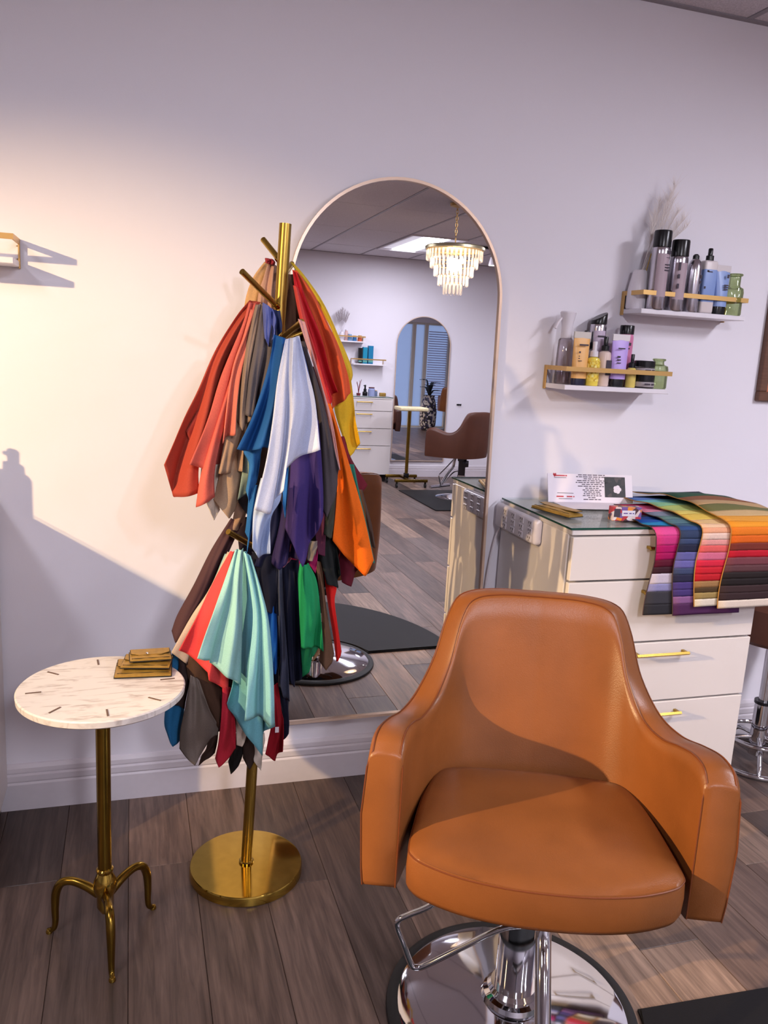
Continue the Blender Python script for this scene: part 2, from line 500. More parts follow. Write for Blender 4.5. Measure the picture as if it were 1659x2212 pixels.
# ceiling: slab, grid bars and lay-in tiles
ceil = struct(boxo('ceiling', ((X0 + X1) / 2, (WALL_Y + FAR_Y) / 2, CEIL + 0.06), (X1 - X0, WALL_Y - FAR_Y, 0.04), M['grid']))
GX = [2.0 + 0.6 * i for i in range(-13, 10)]
GX = [X0] + [x for x in GX if X0 + 0.05 < x < X1 - 0.05] + [X1]
GY = [2.18 - 1.22 * i for i in range(0, 6)]
GY = [WALL_Y] + [y for y in GY if y > FAR_Y + 0.1] + [FAR_Y]
PANELS = [(2.6, -2.70), (-1.6, 0.96), (2.6, 0.96), (0.2, -1.48), (4.4, -1.48)]   # low x, high y of each fixture; the last two are added fill
tile_mesh = {}
for i in range(len(GX) - 1):
    for j in range(len(GY) - 1):
        xa, xb, yb, ya = GX[i], GX[i + 1], GY[j], GY[j + 1]
        if any(abs(xa - p[0]) < 0.02 and abs(yb - p[1]) < 0.02 for p in PANELS): continue
        key = (round(xb - xa, 2), round(yb - ya, 2))
        if key not in tile_mesh:
            bm = bmesh.new(); box(bm, (0, 0, 0), (xb - xa - 0.018, yb - ya - 0.018, 0.014), 0.003, 1)
            me = bpy.data.meshes.new('ceiling_tile'); bm.to_mesh(me); bm.free(); me.materials.append(M['tile'])
            tile_mesh[key] = me
        o = bpy.data.objects.new('ceiling_tile', tile_mesh[key]); COL.objects.link(o)
        o.parent = ceil; o.location = ((xa + xb) / 2, (ya + yb) / 2, CEIL + 0.011)
for x in GX[1:-1]:
    boxo('grid_bar', (x, (WALL_Y + FAR_Y) / 2, CEIL + 0.006), (0.022, WALL_Y - FAR_Y, 0.010), M['grid'], ceil)
for y in GY[1:-1]:
    boxo('grid_bar', ((X0 + X1) / 2, y, CEIL + 0.008), (X1 - X0, 0.018, 0.010), M['tile'], ceil)
for y, s in ((WALL_Y, -1), (FAR_Y, 1)):
    boxo('wall_angle', ((X0 + X1) / 2, y + s * 0.012, CEIL + 0.006), (X1 - X0, 0.024, 0.012), M['grid'], ceil)

# shop window with frosted film at the right end of the mirror wall
film = bpy.data.materials.new('frosted window film'); film.use_nodes = True
_nt = film.node_tree; _nt.nodes.remove(_nt.nodes['Principled BSDF'])
_t = _nt.nodes.new('ShaderNodeBsdfTranslucent'); _t.inputs[0].default_value = (0.85, 0.88, 0.95, 1)
_d = _nt.nodes.new('ShaderNodeBsdfDiffuse'); _d.inputs[0].default_value = (0.7, 0.74, 0.8, 1)
_m = _nt.nodes.new('ShaderNodeMixShader'); _m.inputs[0].default_value = 0.15
_nt.links.new(_t.outputs[0], _m.inputs[1]); _nt.links.new(_d.outputs[0], _m.inputs[2]); _nt.links.new(_m.outputs[0], _nt.nodes['Material Output'].inputs[0])
M['mullion'] = material('beige window frame', (226, 218, 206), 0.5)
M['post'] = material('blue grey steel post', (110, 140, 160), 0.4)
M['slat'] = material('white blind slat', (200, 200, 222), 0.5)
def window(name, xa, xb, za, zb, blinds=False):
    w = empty(name, ((xa + xb) / 2, WALL_Y + 0.06, za)); struct(w)
    W, H = xb - xa, zb - za
    for sx in (-1, 1): boxo('window_frame', (sx * (W / 2 - 0.02), 0, H / 2), (0.04, 0.08, H), M['mullion'], w, 0.004, 1)
    for z in (0.02, H - 0.02): boxo('window_frame', (0, 0, z), (W - 0.08, 0.08, 0.04), M['mullion'], w, 0.004, 1)
    boxo('pane', (0, 0.01, H / 2), (W - 0.08, 0.006, H - 0.08), film, w)
    if blinds:
        me = None
        for i in range(34):
            z = 0.42 + i * 0.05
            if me is None:
                s = boxo('blind_slat', (0, 0, 0), (W - 0.10, 0.03, 0.003), M['slat'], w); me = s
            else:
                s = link_copy(me, w)
            s.location = (0, -0.055, z); s.rotation_euler = (0.7, 0, 0)
    return w
window('window_1', WIN_X, 5.80, 0.0, 2.25)
window('window_2', 5.80, 6.08, 0.0, 2.25)
window('window_3', 6.08, 6.62, 0.0, 2.25, True)
struct(boxo('trim_1', (6.70, WALL_Y + 0.05, 1.1), (0.16, 0.10, 2.3), M['post'], None, 0.01))

# lay-in light fixtures
PANEL_SHARE = [0.5, 0.34, 0.95, 1.3, 0.7]
def panel_light(i, xa, yb, label):
    root = empty('ceiling_light', (xa + 0.3, yb - 0.61, CEIL))
    for s in (-1, 1):
        boxo('fixture_frame', (s * 0.288, 0, 0.0), (0.024, 1.20, 0.02), M['trim'], root)
        boxo('fixture_frame', (0, s * 0.594, 0.0), (0.552, 0.012, 0.02), M['trim'], root)
    boxo('diffuser', (0, 0, 0.012), (0.552, 1.17, 0.006), glow('cool white diffuser', (238, 236, 250), 0.55), root)
    boxo('lamp_lens', (0, 0, 0.006), (0.26, 1.17, 0.010), glow('cool white lens', (250, 250, 255), 4.0), root, 0.004)
    area_lamp('panel_lamp', (0, 0, -0.002), 0.26, 1.15, PANEL_W * PANEL_SHARE[i], PANEL_RGB, PANEL_SPREAD, root)
    tag(root, label, 'ceiling light', 'lay-in ceiling lights')
PL_LABELS = ['bright lay-in ceiling light panel reflected in the arched mirror', 'lay-in ceiling light panel over the marble table',
             'lay-in ceiling light panel over the product shelves', 'added lay-in fill light panel behind the viewer', 'added lay-in fill light panel nearest the shop window']
for i, (p, lb) in enumerate(zip(PANELS, PL_LABELS)):
    panel_light(i, p[0], p[1], lb)

# ------------------------------------------------------------------ arched mirrors
def arched_mirror(label, loc, rot, W=0.712, H=1.795):
    root = empty('arched_mirror', loc); root.rotation_euler = rot
    def outline(inset, n=40):
        r = W / 2 - inset
        zc = H - W / 2
        pts = [(-r, inset), (r, inset)]
        pts += [(r * math.cos(a), zc + r * math.sin(a)) for a in [PI * i / n for i in range(n + 1)]]
        return pts
    bm = bmesh.new(); prism(bm, outline(0.004), 0.008, 0.003, axis='y')
    add_obj('back_board', bm, M['backing'], root)
    bm = bmesh.new()
    bm.faces.new([bm.verts.new((x, 0.0, z)) for x, z in outline(0.008)])
    ret = bmesh.ops.extrude_face_region(bm, geom=bm.faces[:])
    for v in [g for g in ret['geom'] if isinstance(g, bmesh.types.BMVert)]: v.co.y += 0.003
    add_obj('mirror_glass', bm, M['mirror'], root)
    # frame: rectangular section swept round the outline
    bm = bmesh.new()
    o, i = outline(0.0), outline(0.009)
    secs = []
    for (xo, zo), (xi, zi) in zip(o, i):
        secs.append([bm.verts.new(p) for p in ((xo, 0.006, zo), (xo, -0.009, zo), (xi, -0.009, zi), (xi, 0.0005, zi))])
    n = len(secs)
    for a in range(n):
        b = (a + 1) % n
        for q in range(4):
            bm.faces.new((secs[a][q], secs[a][(q + 1) % 4], secs[b][(q + 1) % 4], secs[b][q]))
    add_obj('mirror_frame', bm, M['mirrorframe'], root, smooth=True, angle=40)
    return tag(root, label, 'mirror')
arched_mirror('tall arched mirror with a slim champagne frame behind the scarf stand', (0.838, 2.558, 0.226), (math.radians(-0.355), math.radians(-0.75), 0))
arched_mirror('arched mirror on the opposite wall, seen only as a reflection', (3.465, FAR_Y + 0.016, 0.20), (0, 0, PI))

# ------------------------------------------------------------------ scarf stand
SX, SY = 0.309, 2.107
stand = empty('scarf_stand', (SX, SY, 0))
latheo('base', [(0.0, 0.0), (0.157, 0.0), (0.160, 0.003), (0.160, 0.024), (0.157, 0.029), (0.150, 0.030), (0.0, 0.030)], M['brass'], stand, 72)
LEAN = 0.058 / 1.755
def on_pole(z): return Vector((LEAN * (z - 0.03), 0, z))
tubeo('pole', [on_pole(0.028), on_pole(0.9), on_pole(1.787)], 0.0152, M['brushed'], stand, 32)
latheo('pole_collar', [(0.0, 0.0), (0.021, 0.0), (0.021, 0.006), (0.017, 0.009), (0.0, 0.009)], M['brass'], stand, 32, (0, 0, 0.029))
# pegs: foot height on the pole, tip offset (x, y, z) from the stand axis at the base
PEGS = [(1.690, (0.014, 0.07, 1.753)), (1.580, (-0.059, -0.10, 1.657)), (1.500, (0.082, -0.13, 1.550)),
        (1.660, (0.092, 0.08, 1.700)), (0.945, (-0.079, -0.09, 1.027)), (0.99, (0.10, 0.11, 1.05)), (1.50, (0.15, 0.06, 1.54)), (0.95, (0.11, -0.06, 0.99))]
for z, tip in PEGS:
    a, b = on_pole(z), Vector(tip)
    p = tubeo('peg', [a, a.lerp(b, 0.5), b], 0.0075, M['brushed'], stand, 16)
    d = (b - a).normalized()
    tubeo('peg_socket', [a + d * 0.012, a + d * 0.026], 0.0095, M['brass'], p, 16)
tag(stand, 'tall brass coat stand with a round base, loaded with scarves', 'coat stand')

# ------------------------------------------------------------------ scarves (x mm, z mm of the outline; w = metres in front of the stand axis)
SCARVES = [
  ('pale apricot scarf behind the two upper left pegs',(240,188,130),-0.078,1.5,0.01,'f',0.0,[(329,1699),(350,1701)],[(301,1659),(284,1609),(275,1538)],[(270,1467),(320,1470)],[(345,1649),(333,1542)]),
  ('nude pink scarf gathered on the highest back peg',(222,172,146),-0.039,3,0.012,'f',0.0,[(332,1697),(355,1688)],[(321,1655),(309,1609)],[(305,1505),(364,1508)],[(356,1647),(362,1578)]),
  ('crimson scarf knotted on the highest back peg',(186,62,70),-0.026,3,0.01,'f',0.0,[(323,1704),(346,1701)],[(324,1698)],[(325,1691),(349,1688)],[(349,1695)]),
  ('rust red scarf with a big folded corner,leftmost of the upper scarves',(196,80,62),0.065,1.6,0.022,'f',0.4,[(273,1594),(300,1591)],[(243,1555),(195,1473),(156,1381),(124,1313),(98,1248)],[(75,1192),(99,1106),(159,1123)],[(257,1536),(212,1434),(181,1297),(158,1193)]),
  ('brick red scarf strip between the rust and the coral scarf',(176,66,54),0.052,1.5,0.012,'f',0.0,[(258,1569),(278,1584)],[(233,1501),(191,1399),(148,1312)],[(127,1274),(144,1233),(182,1313)],[(259,1520),(221,1417)]),
  ('coral scarf with a pointed tip hanging from the left front peg',(233,112,98),0.0975,1.8,0.02,'f',1.2,[(268,1588),(285,1586)],[(253,1535),(206,1415),(174,1307)],[(132,1200),(171,1186),(150,1091),(194,1119)],[(270,1504),(240,1386),(208,1267),(193,1181)]),
  ('light salmon scarf beside the taupe scarf of the left front peg',(240,132,112),0.117,1.4,0.014,'f',0.3,[(270,1571),(289,1570)],[(254,1509),(227,1420)],[(209,1253),(223,1270),(239,1274)],[(268,1504),(250,1421),(241,1338)]),
  ('sandy beige scarf with a straight hem under the salmon scarf',(190,156,130),0.091,1.6,0.014,'f',0.0,[(255,1503),(281,1504)],[(243,1403),(219,1267)],[(203,1176),(234,1176),(261,1181)],[(274,1404),(266,1268)]),
  ('cream scarf tip peeping out under the coral scarf',(236,222,204),0.0585,1,0.008,'f',0.0,[(189,1193),(210,1193)],[(180,1140)],[(177,1095),(198,1049),(212,1076)],[(208,1122)]),
  ('light brown scarf tip hanging below the sandy beige hem',(196,164,134),0.0715,1.5,0.016,'f',0.0,[(215,1230),(263,1231)],[(209,1170)],[(195,1105),(233,1058),(249,1078),(265,1121)],[(266,1178)]),
  ('warm taupe scarf in narrow pleats on the left front peg',(160,138,124),0.1235,2.5,0.014,'f',0.8,[(281,1582),(301,1586)],[(267,1520),(255,1454)],[(245,1305),(255,1285),(275,1313)],[(296,1522),(282,1423)]),
  ('slate grey scarf in narrow pleats on the left front peg',(112,104,108),0.13,2.5,0.012,'f',0.0,[(294,1581),(314,1574)],[(282,1505),(268,1422)],[(260,1323),(274,1320),(303,1348)],[(332,1524),(327,1458)]),
  ('periwinkle scarf knotted on the left front peg',(104,116,190),0.143,2,0.012,'f',0.0,[(295,1588),(318,1574)],[(295,1569)],[(300,1506),(311,1487),(323,1513)],[(325,1552)]),
  ('deep navy scarf bunched where the left front peg meets the pole',(40,52,100),0.1365,2,0.012,'f',0.0,[(316,1574),(336,1571)],[(316,1552)],[(319,1481),(331,1507),(341,1524)],[(340,1550)]),
  ('pale sage scarf tip between the beige and the cobalt scarf',(152,172,158),0.078,1.2,0.012,'f',0.0,[(274,1308),(295,1302)],[(266,1204)],[(252,1108),(273,1121),(284,1162)],[(290,1215)]),
  ('charcoal scarf tip under the pale sage scarf',(54,48,52),0.052,1,0.008,'f',0.0,[(267,1157),(295,1157)],[(259,1107)],[(258,1096),(268,1081),(287,1056)],[(289,1103)]),
  ('dusty beige scarf tip just above the lower left peg',(180,146,124),0.039,1,0.01,'f',0.0,[(255,1101),(284,1090)],[(248,1053)],[(243,1023),(257,1018),(276,1031)],[(281,1064)]),
  ('cobalt blue scarf with a pointed corner on the right front peg',(34,98,172),0.195,1.7,0.022,'f',0.5,[(314,1516),(344,1507)],[(309,1472),(295,1411),(265,1319)],[(234,1250),(263,1241),(294,1257),(316,1252)],[(337,1428),(326,1331)]),
  ('blue scarf end hanging below the cobalt corner',(48,116,186),0.156,1.4,0.016,'f',0.0,[(271,1276),(304,1276)],[(255,1242),(269,1208)],[(263,1144),(271,1115),(281,1144),(291,1161)],[(297,1226)]),
  ('narrow bright blue scarf end beside the ice blue tip',(38,110,190),0.117,1,0.01,'f',0.0,[(276,1151),(296,1151)],[(274,1098)],[(269,1031),(279,1011),(273,977),(288,1063)],[(294,1105)]),
  ('ice blue satin scarf,the palest one,on the right front peg',(206,214,240),0.247,3.2,0.02,'s',0.2,[(331,1506),(363,1516)],[(315,1414),(305,1319),(292,1222)],[(269,1118),(308,1104),(336,1164),(336,1210),(386,1243),(418,1260)],[(381,1448),(404,1370)]),
  ('powder blue scarf tip hanging under the satin scarf',(176,196,236),0.208,1.5,0.016,'f',0.0,[(292,1183),(342,1184)],[(280,1133),(274,1093)],[(272,1018),(292,986),(317,1000)],[(339,1130),(317,1082)]),
  ('cornflower blue scarf edge right of the satin scarf',(124,150,214),0.221,1,0.008,'f',0.0,[(359,1491),(372,1501)],[(382,1400),(390,1319)],[(394,1243),(411,1250),(425,1256)],[(394,1432),(412,1352)]),
  ('indigo scarf with a long point in the middle of the stand',(64,48,118),0.169,2.2,0.022,'f',0.9,[(368,1313),(430,1321)],[(368,1212),(367,1143)],[(363,1049),(386,992),(405,953),(436,1026),(450,1083)],[(442,1230),(448,1143)]),
  ('dark violet scarf behind the indigo point',(46,36,86),0.104,2,0.018,'f',0.0,[(360,1184),(413,1202)],[(360,1077)],[(339,945),(359,931),(387,953),(414,956)],[(414,1059)]),
  ('mauve pink scarf tip below the dark violet scarf',(196,120,140),0.078,1,0.006,'f',0.0,[(377,1016),(399,1016)],[(377,972)],[(373,927),(389,942),(397,957)],[(398,979)]),
  ('midnight blue scarf in the gap under the powder blue tip',(36,38,70),0.091,2,0.015,'f',0.0,[(330,1093),(375,1111)],[(321,1020)],[(295,940),(323,932),(348,946),(380,972)],[(380,1038)]),
  ('bright azure scarf sliver between satin and indigo scarves',(40,112,196),0.143,1,0.006,'f',0.0,[(353,1197),(368,1201)],[(355,1138)],[(355,1110),(363,1071),(367,1121)],[(369,1156)]),
  ('charcoal grey scarf right of the satin scarf',(80,74,80),0.156,1.5,0.014,'f',0.0,[(385,1504),(395,1505)],[(408,1430),(435,1330),(447,1211)],[(455,1095),(463,1077),(480,1119),(493,1158),(494,1199)],[(429,1414),(458,1324)]),
  ('pale pink scarf edging the charcoal scarf',(238,176,170),0.13,1,0.006,'f',0.0,[(381,1556),(398,1550)],[(404,1495),(436,1413),(467,1312)],[(496,1194),(502,1192)],[(421,1479),(447,1403),(476,1312)]),
  ('umber scarf hanging straight down behind the pole',(116,82,62),-0.039,2,0.012,'f',0.0,[(379,1670),(402,1671)],[(376,1579)],[(376,1473),(442,1477)],[(426,1582)]),
  ('red scarf falling inside the orange scarf',(214,36,48),0.039,2,0.016,'f',0.0,[(381,1673),(391,1669)],[(398,1579),(433,1495),(465,1409)],[(488,1343),(496,1372),(507,1382)],[(422,1597),(459,1514),(484,1435)]),
  ('watermelon red scarf left of the red scarf',(236,84,76),0.065,1.2,0.01,'f',0.0,[(380,1637),(391,1631)],[(401,1551),(436,1461),(464,1383)],[(493,1299),(496,1313),(486,1348)],[(414,1559),(455,1438),(475,1383)]),
  ('tangerine scarf with a square end on the right side',(244,104,62),0.026,1.5,0.018,'f',0.6,[(383,1677),(397,1673)],[(417,1608),(456,1531),(488,1427)],[(503,1335),(526,1359),(546,1381)],[(438,1623),(475,1556),(509,1496),(535,1430)]),
  ('sunny yellow scarf,outermost on the right,upper layer',(252,210,58),-0.039,1.3,0.014,'f',0.0,[(389,1700),(398,1699)],[(444,1626),(500,1545),(538,1452)],[(547,1412),(560,1405),(570,1424)],[(432,1665),(480,1607),(529,1517),(563,1450)]),
  ('golden yellow scarf end below the tangerine corner',(246,196,44),-0.013,1.6,0.02,'f',0.0,[(502,1426),(556,1418)],[(514,1335),(536,1269)],[(554,1224),(562,1206),(585,1228),(588,1244)],[(568,1348),(574,1300)]),
  ('vivid orange scarf with the longest point on the right',(255,116,18),0.078,1.5,0.014,'f',0.5,[(468,1356),(482,1353)],[(491,1286),(508,1181),(507,1097)],[(502,998),(540,952),(594,899),(617,942)],[(512,1272),(548,1171),(582,1067)]),
  ('burgundy scarf tip right of the vivid orange scarf',(116,22,42),0.0,1,0.01,'f',0.0,[(526,1263),(541,1263)],[(548,1196),(570,1131)],[(586,1099),(599,1116),(614,1131)],[(565,1204)]),
  ('teal scarf edge behind the vivid orange point',(50,134,118),0.0455,1,0.005,'f',0.0,[(544,1195),(559,1195)],[(585,1064)],[(620,927),(632,923)],[(592,1071)]),
  ('chocolate scarf strip right of the vivid orange scarf',(84,62,52),0.013,1,0.008,'f',0.0,[(575,1122),(595,1122)],[(607,1045)],[(633,960),(642,958)],[(623,1037)]),
  ('maroon scarf end under the vivid orange point',(98,16,38),0.026,1.4,0.014,'f',0.0,[(530,1021),(575,982)],[(536,932)],[(545,869),(573,854),(594,899)],[(589,931)]),
  ('dark olive scarf strip left of the vivid orange scarf',(66,70,60),0.091,1,0.01,'f',0.0,[(480,1136),(505,1147)],[(479,1074)],[(476,1018),(491,1007),(497,1007)],[(503,1074)]),
  ('black green scarf under the dark olive strip',(28,34,36),0.052,1.6,0.014,'f',0.0,[(471,1028),(508,1028)],[(476,952)],[(496,874),(531,859),(534,896)],[(523,959)]),
  ('plum scarf tip right of the indigo point',(92,38,66),0.078,1,0.008,'f',0.0,[(451,1090),(477,1097)],[(456,1015)],[(464,963),(483,955),(484,1015)],[(484,1052)]),
  ('magenta scarf tip beside the indigo point',(160,26,92),0.065,1,0.01,'f',0.0,[(428,994),(465,993)],[(437,956)],[(441,937),(463,906),(467,944)],[(470,967)]),
  ('hot pink scarf tip under the indigo point',(228,56,106),0.052,1,0.01,'f',0.0,[(398,972),(435,972)],[(397,942)],[(397,935),(421,901),(435,922)],[(436,945)]),
  ('ash grey scarf corner between magenta and plum tips',(136,126,120),0.0975,1,0.006,'f',0.0,[(436,1002),(458,1001)],[(435,972)],[(434,950),(445,949),(455,968)],[(457,983)]),
  ('dusty rose scarf mostly hidden behind the coral scarf',(206,104,94),0.039,1.5,0.012,'f',0.0,[(234,1501),(282,1504)],[(199,1364),(173,1242)],[(163,1136),(185,1111),(220,1137)],[(265,1332)]),
  ('deep taupe scarf mostly hidden behind the pleated left scarves',(124,104,98),0.026,2.5,0.014,'f',0.0,[(282,1551),(352,1549)],[(250,1434),(225,1295)],[(210,1152),(257,1116),(314,1098),(349,1153)],[(356,1404),(357,1262)]),
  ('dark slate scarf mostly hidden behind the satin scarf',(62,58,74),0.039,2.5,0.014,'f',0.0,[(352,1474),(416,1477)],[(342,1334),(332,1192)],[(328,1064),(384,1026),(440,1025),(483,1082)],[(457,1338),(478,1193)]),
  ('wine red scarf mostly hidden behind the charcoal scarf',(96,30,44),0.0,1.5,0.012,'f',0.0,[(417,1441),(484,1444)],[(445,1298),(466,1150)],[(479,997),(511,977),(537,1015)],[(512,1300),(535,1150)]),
  ('dark plum scarf,leftmost of the lower scarves',(88,58,62),0.039,1.6,0.02,'f',0.0,[(242,1052),(271,1037)],[(194,968),(150,872),(112,795)],[(97,750),(105,725),(154,778)],[(237,956),(203,867)]),
  ('pale turquoise scarf sliver beside the dark plum scarf',(150,192,196),0.0975,1,0.008,'f',0.0,[(223,971),(237,971)],[(187,885),(143,813)],[(109,752),(126,755)],[(204,884),(163,805)]),
  ('beige scarf edge under the red coral scarf',(216,196,176),0.104,1.2,0.012,'f',0.0,[(229,978),(240,976)],[(183,880),(142,816)],[(92,725),(129,689),(160,726)],[(196,872),(173,799)]),
  ('red coral scarf on the lower left peg',(248,78,80),0.1365,1.6,0.02,'f',0.7,[(232,988),(246,992)],[(206,936),(180,879),(153,819)],[(110,733),(179,681),(181,662),(232,619)],[(237,917),(236,771)]),
  ('aqua scarf on the lower left peg,its broad left fold',(160,214,216),0.1885,2.2,0.02,'f',0.3,[(236,1006),(256,1008)],[(217,946),(192,874),(170,807)],[(149,739),(181,724),(181,714),(229,681),(257,656)],[(255,896),(257,789)]),
  ('turquoise scarf with the longest tip of the lower tier',(120,192,206),0.1625,2.5,0.018,'f',0.5,[(251,995),(266,993)],[(245,870),(242,762),(242,662)],[(227,599),(232,576),(266,527),(320,447),(324,510),(349,531)],[(303,901),(329,757)]),
  ('light aqua scarf fold lying on the turquoise scarf',(150,214,222),0.2145,2,0.02,'f',0.1,[(253,1008),(269,997)],[(272,904),(278,833),(271,725)],[(262,582),(293,575),(339,558)],[(295,917),(317,831),(331,703)]),
  ('brown scarf under the red coral scarf',(84,58,44),0.104,1.4,0.014,'f',0.0,[(129,727),(192,705)],[(129,690),(140,633),(183,556)],[(212,505),(219,546),(221,615)],[(210,647)]),
  ('grey taupe scarf at the lower left',(134,122,114),0.1235,1.7,0.018,'f',0.0,[(139,667),(160,651)],[(127,581),(116,517)],[(114,460),(151,422),(162,442),(190,471),(211,489)],[(188,565),(210,517)]),
  ('steel blue scarf behind the marble table edge',(46,126,182),0.065,1.3,0.012,'f',0.0,[(97,707),(128,690)],[(87,620),(81,562),(78,508)],[(87,470),(99,446),(121,457)],[(132,616),(128,543)]),
  ('dark umber scarf band across the steel blue scarf',(64,48,46),0.0845,1,0.008,'f',0.0,[(110,706),(138,685)],[(113,672),(103,631)],[(99,573),(114,568),(127,553)],[(139,636)]),
  ('dark brown scarf tip below the grey taupe scarf',(66,46,38),0.091,1,0.01,'f',0.0,[(188,507),(214,504)],[(184,448),(170,425)],[(163,397),(182,414),(206,425)],[(213,461)]),
  ('raspberry red scarf at the bottom of the stand',(206,44,64),0.13,1.4,0.018,'f',0.0,[(218,638),(240,625)],[(216,550),(210,485)],[(203,433),(211,412),(236,429),(258,444)],[(253,524)]),
  ('black scarf tip beside the brass pole',(24,20,20),0.078,1,0.012,'f',0.0,[(248,475),(282,472)],[(249,414)],[(244,387),(249,359),(269,380),(280,404)],[(284,439)]),
  ('espresso brown scarf tip in front of the brass pole',(58,42,36),0.091,1,0.012,'f',0.0,[(276,499),(313,496)],[(279,438)],[(281,402),(297,375),(311,391)],[(312,439)]),
  ('off white scarf tip beside the turquoise tip',(222,208,194),0.0845,1,0.01,'f',0.0,[(299,474),(337,470)],[(306,424)],[(309,395),(330,360),(333,405)],[(338,438)]),
  ('pale cream scarf behind the turquoise scarf',(224,206,188),0.1105,1,0.01,'f',0.0,[(254,569),(279,547)],[(257,510)],[(259,458),(274,451),(285,476)],[(284,508)]),
  ('blood red scarf with a white care tag',(158,14,34),0.065,1.5,0.016,'f',0.0,[(347,601),(374,599)],[(358,499),(348,439)],[(341,406),(373,369),(391,401)],[(386,517),(392,484)]),
  ('dark navy scarf right of the blood red scarf',(26,30,54),0.039,1.4,0.014,'f',0.0,[(361,669),(399,667)],[(375,568),(389,484)],[(397,420),(410,444),(410,503),(413,535)],[(407,598)]),
  ('slate blue scarf strip below the indigo point',(72,78,100),0.078,1.4,0.012,'f',0.0,[(356,948),(370,948)],[(363,820),(374,684)],[(374,605),(388,560),(404,550)],[(380,819),(395,682)]),
  ('royal blue scarf strip right of the turquoise scarf',(22,98,196),0.0715,1,0.008,'f',0.0,[(328,857),(358,856)],[(341,780)],[(356,629),(363,634),(368,644)],[(364,760)]),
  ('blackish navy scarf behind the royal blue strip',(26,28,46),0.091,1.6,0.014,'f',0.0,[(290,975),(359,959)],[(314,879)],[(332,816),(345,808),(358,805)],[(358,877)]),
  ('ink blue scarf left of the green scarf',(22,27,52),0.065,2.2,0.016,'f',0.0,[(373,945),(417,944)],[(382,815),(392,697)],[(402,609),(418,587),(437,615)],[(425,832),(431,715)]),
  ('emerald green scarf,upper fold',(28,156,96),0.1105,1.5,0.018,'f',0.0,[(413,945),(435,944)],[(409,904),(414,828)],[(420,723),(452,713),(482,704)],[(459,895),(474,803)]),
  ('dark green scarf flap under the emerald fold',(16,120,76),0.078,1.3,0.012,'f',0.0,[(426,779),(479,776)],[(428,708)],[(436,619),(453,637),(460,676),(482,697)],[(484,733)]),
  ('tobacco brown scarf right of the emerald scarf',(112,82,62),0.052,1.4,0.014,'f',0.0,[(463,939),(482,931)],[(483,826),(492,727)],[(488,650),(504,628),(521,644),(533,662)],[(501,806),(522,709)]),
  ('camel scarf tip under the tobacco scarf',(190,150,112),0.039,1,0.01,'f',0.0,[(480,762),(511,761)],[(483,702)],[(469,642),(484,666),(518,696)],[(517,729)]),
  ('scarlet scarf,rightmost of the lower tier',(228,32,28),0.026,1.2,0.012,'f',0.0,[(495,900),(524,891)],[(513,797),(531,707)],[(540,640),(551,648),(559,660)],[(533,852),(529,812),(544,735)]),
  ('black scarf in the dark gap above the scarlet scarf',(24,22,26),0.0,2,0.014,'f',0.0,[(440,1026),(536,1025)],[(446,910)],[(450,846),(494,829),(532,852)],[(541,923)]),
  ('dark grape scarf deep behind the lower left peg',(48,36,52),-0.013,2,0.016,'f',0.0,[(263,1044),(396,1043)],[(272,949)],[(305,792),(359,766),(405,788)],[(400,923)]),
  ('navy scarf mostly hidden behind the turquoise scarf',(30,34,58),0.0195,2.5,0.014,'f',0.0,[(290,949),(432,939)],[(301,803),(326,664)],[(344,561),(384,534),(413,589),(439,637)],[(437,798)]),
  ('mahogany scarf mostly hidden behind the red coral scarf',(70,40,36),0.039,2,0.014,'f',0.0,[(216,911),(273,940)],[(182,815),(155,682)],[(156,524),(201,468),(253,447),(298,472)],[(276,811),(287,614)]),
]
def resample(pts, n, smooth):
    P = [Vector((p[0] / 1000.0, p[1] / 1000.0, 0)) for p in pts]
    if smooth and len(P) > 2: P = smooth_path(P, 10)
    d = [0.0]
    for a, b in zip(P, P[1:]): d.append(d[-1] + (b - a).length)
    out = []
    for i in range(n + 1):
        t = d[-1] * i / n
        k = 0
        while k < len(d) - 2 and d[k + 1] < t: k += 1
        s = (t - d[k]) / max(1e-9, d[k + 1] - d[k])
        out.append(P[k].lerp(P[k + 1], min(1, max(0, s))))
    return out
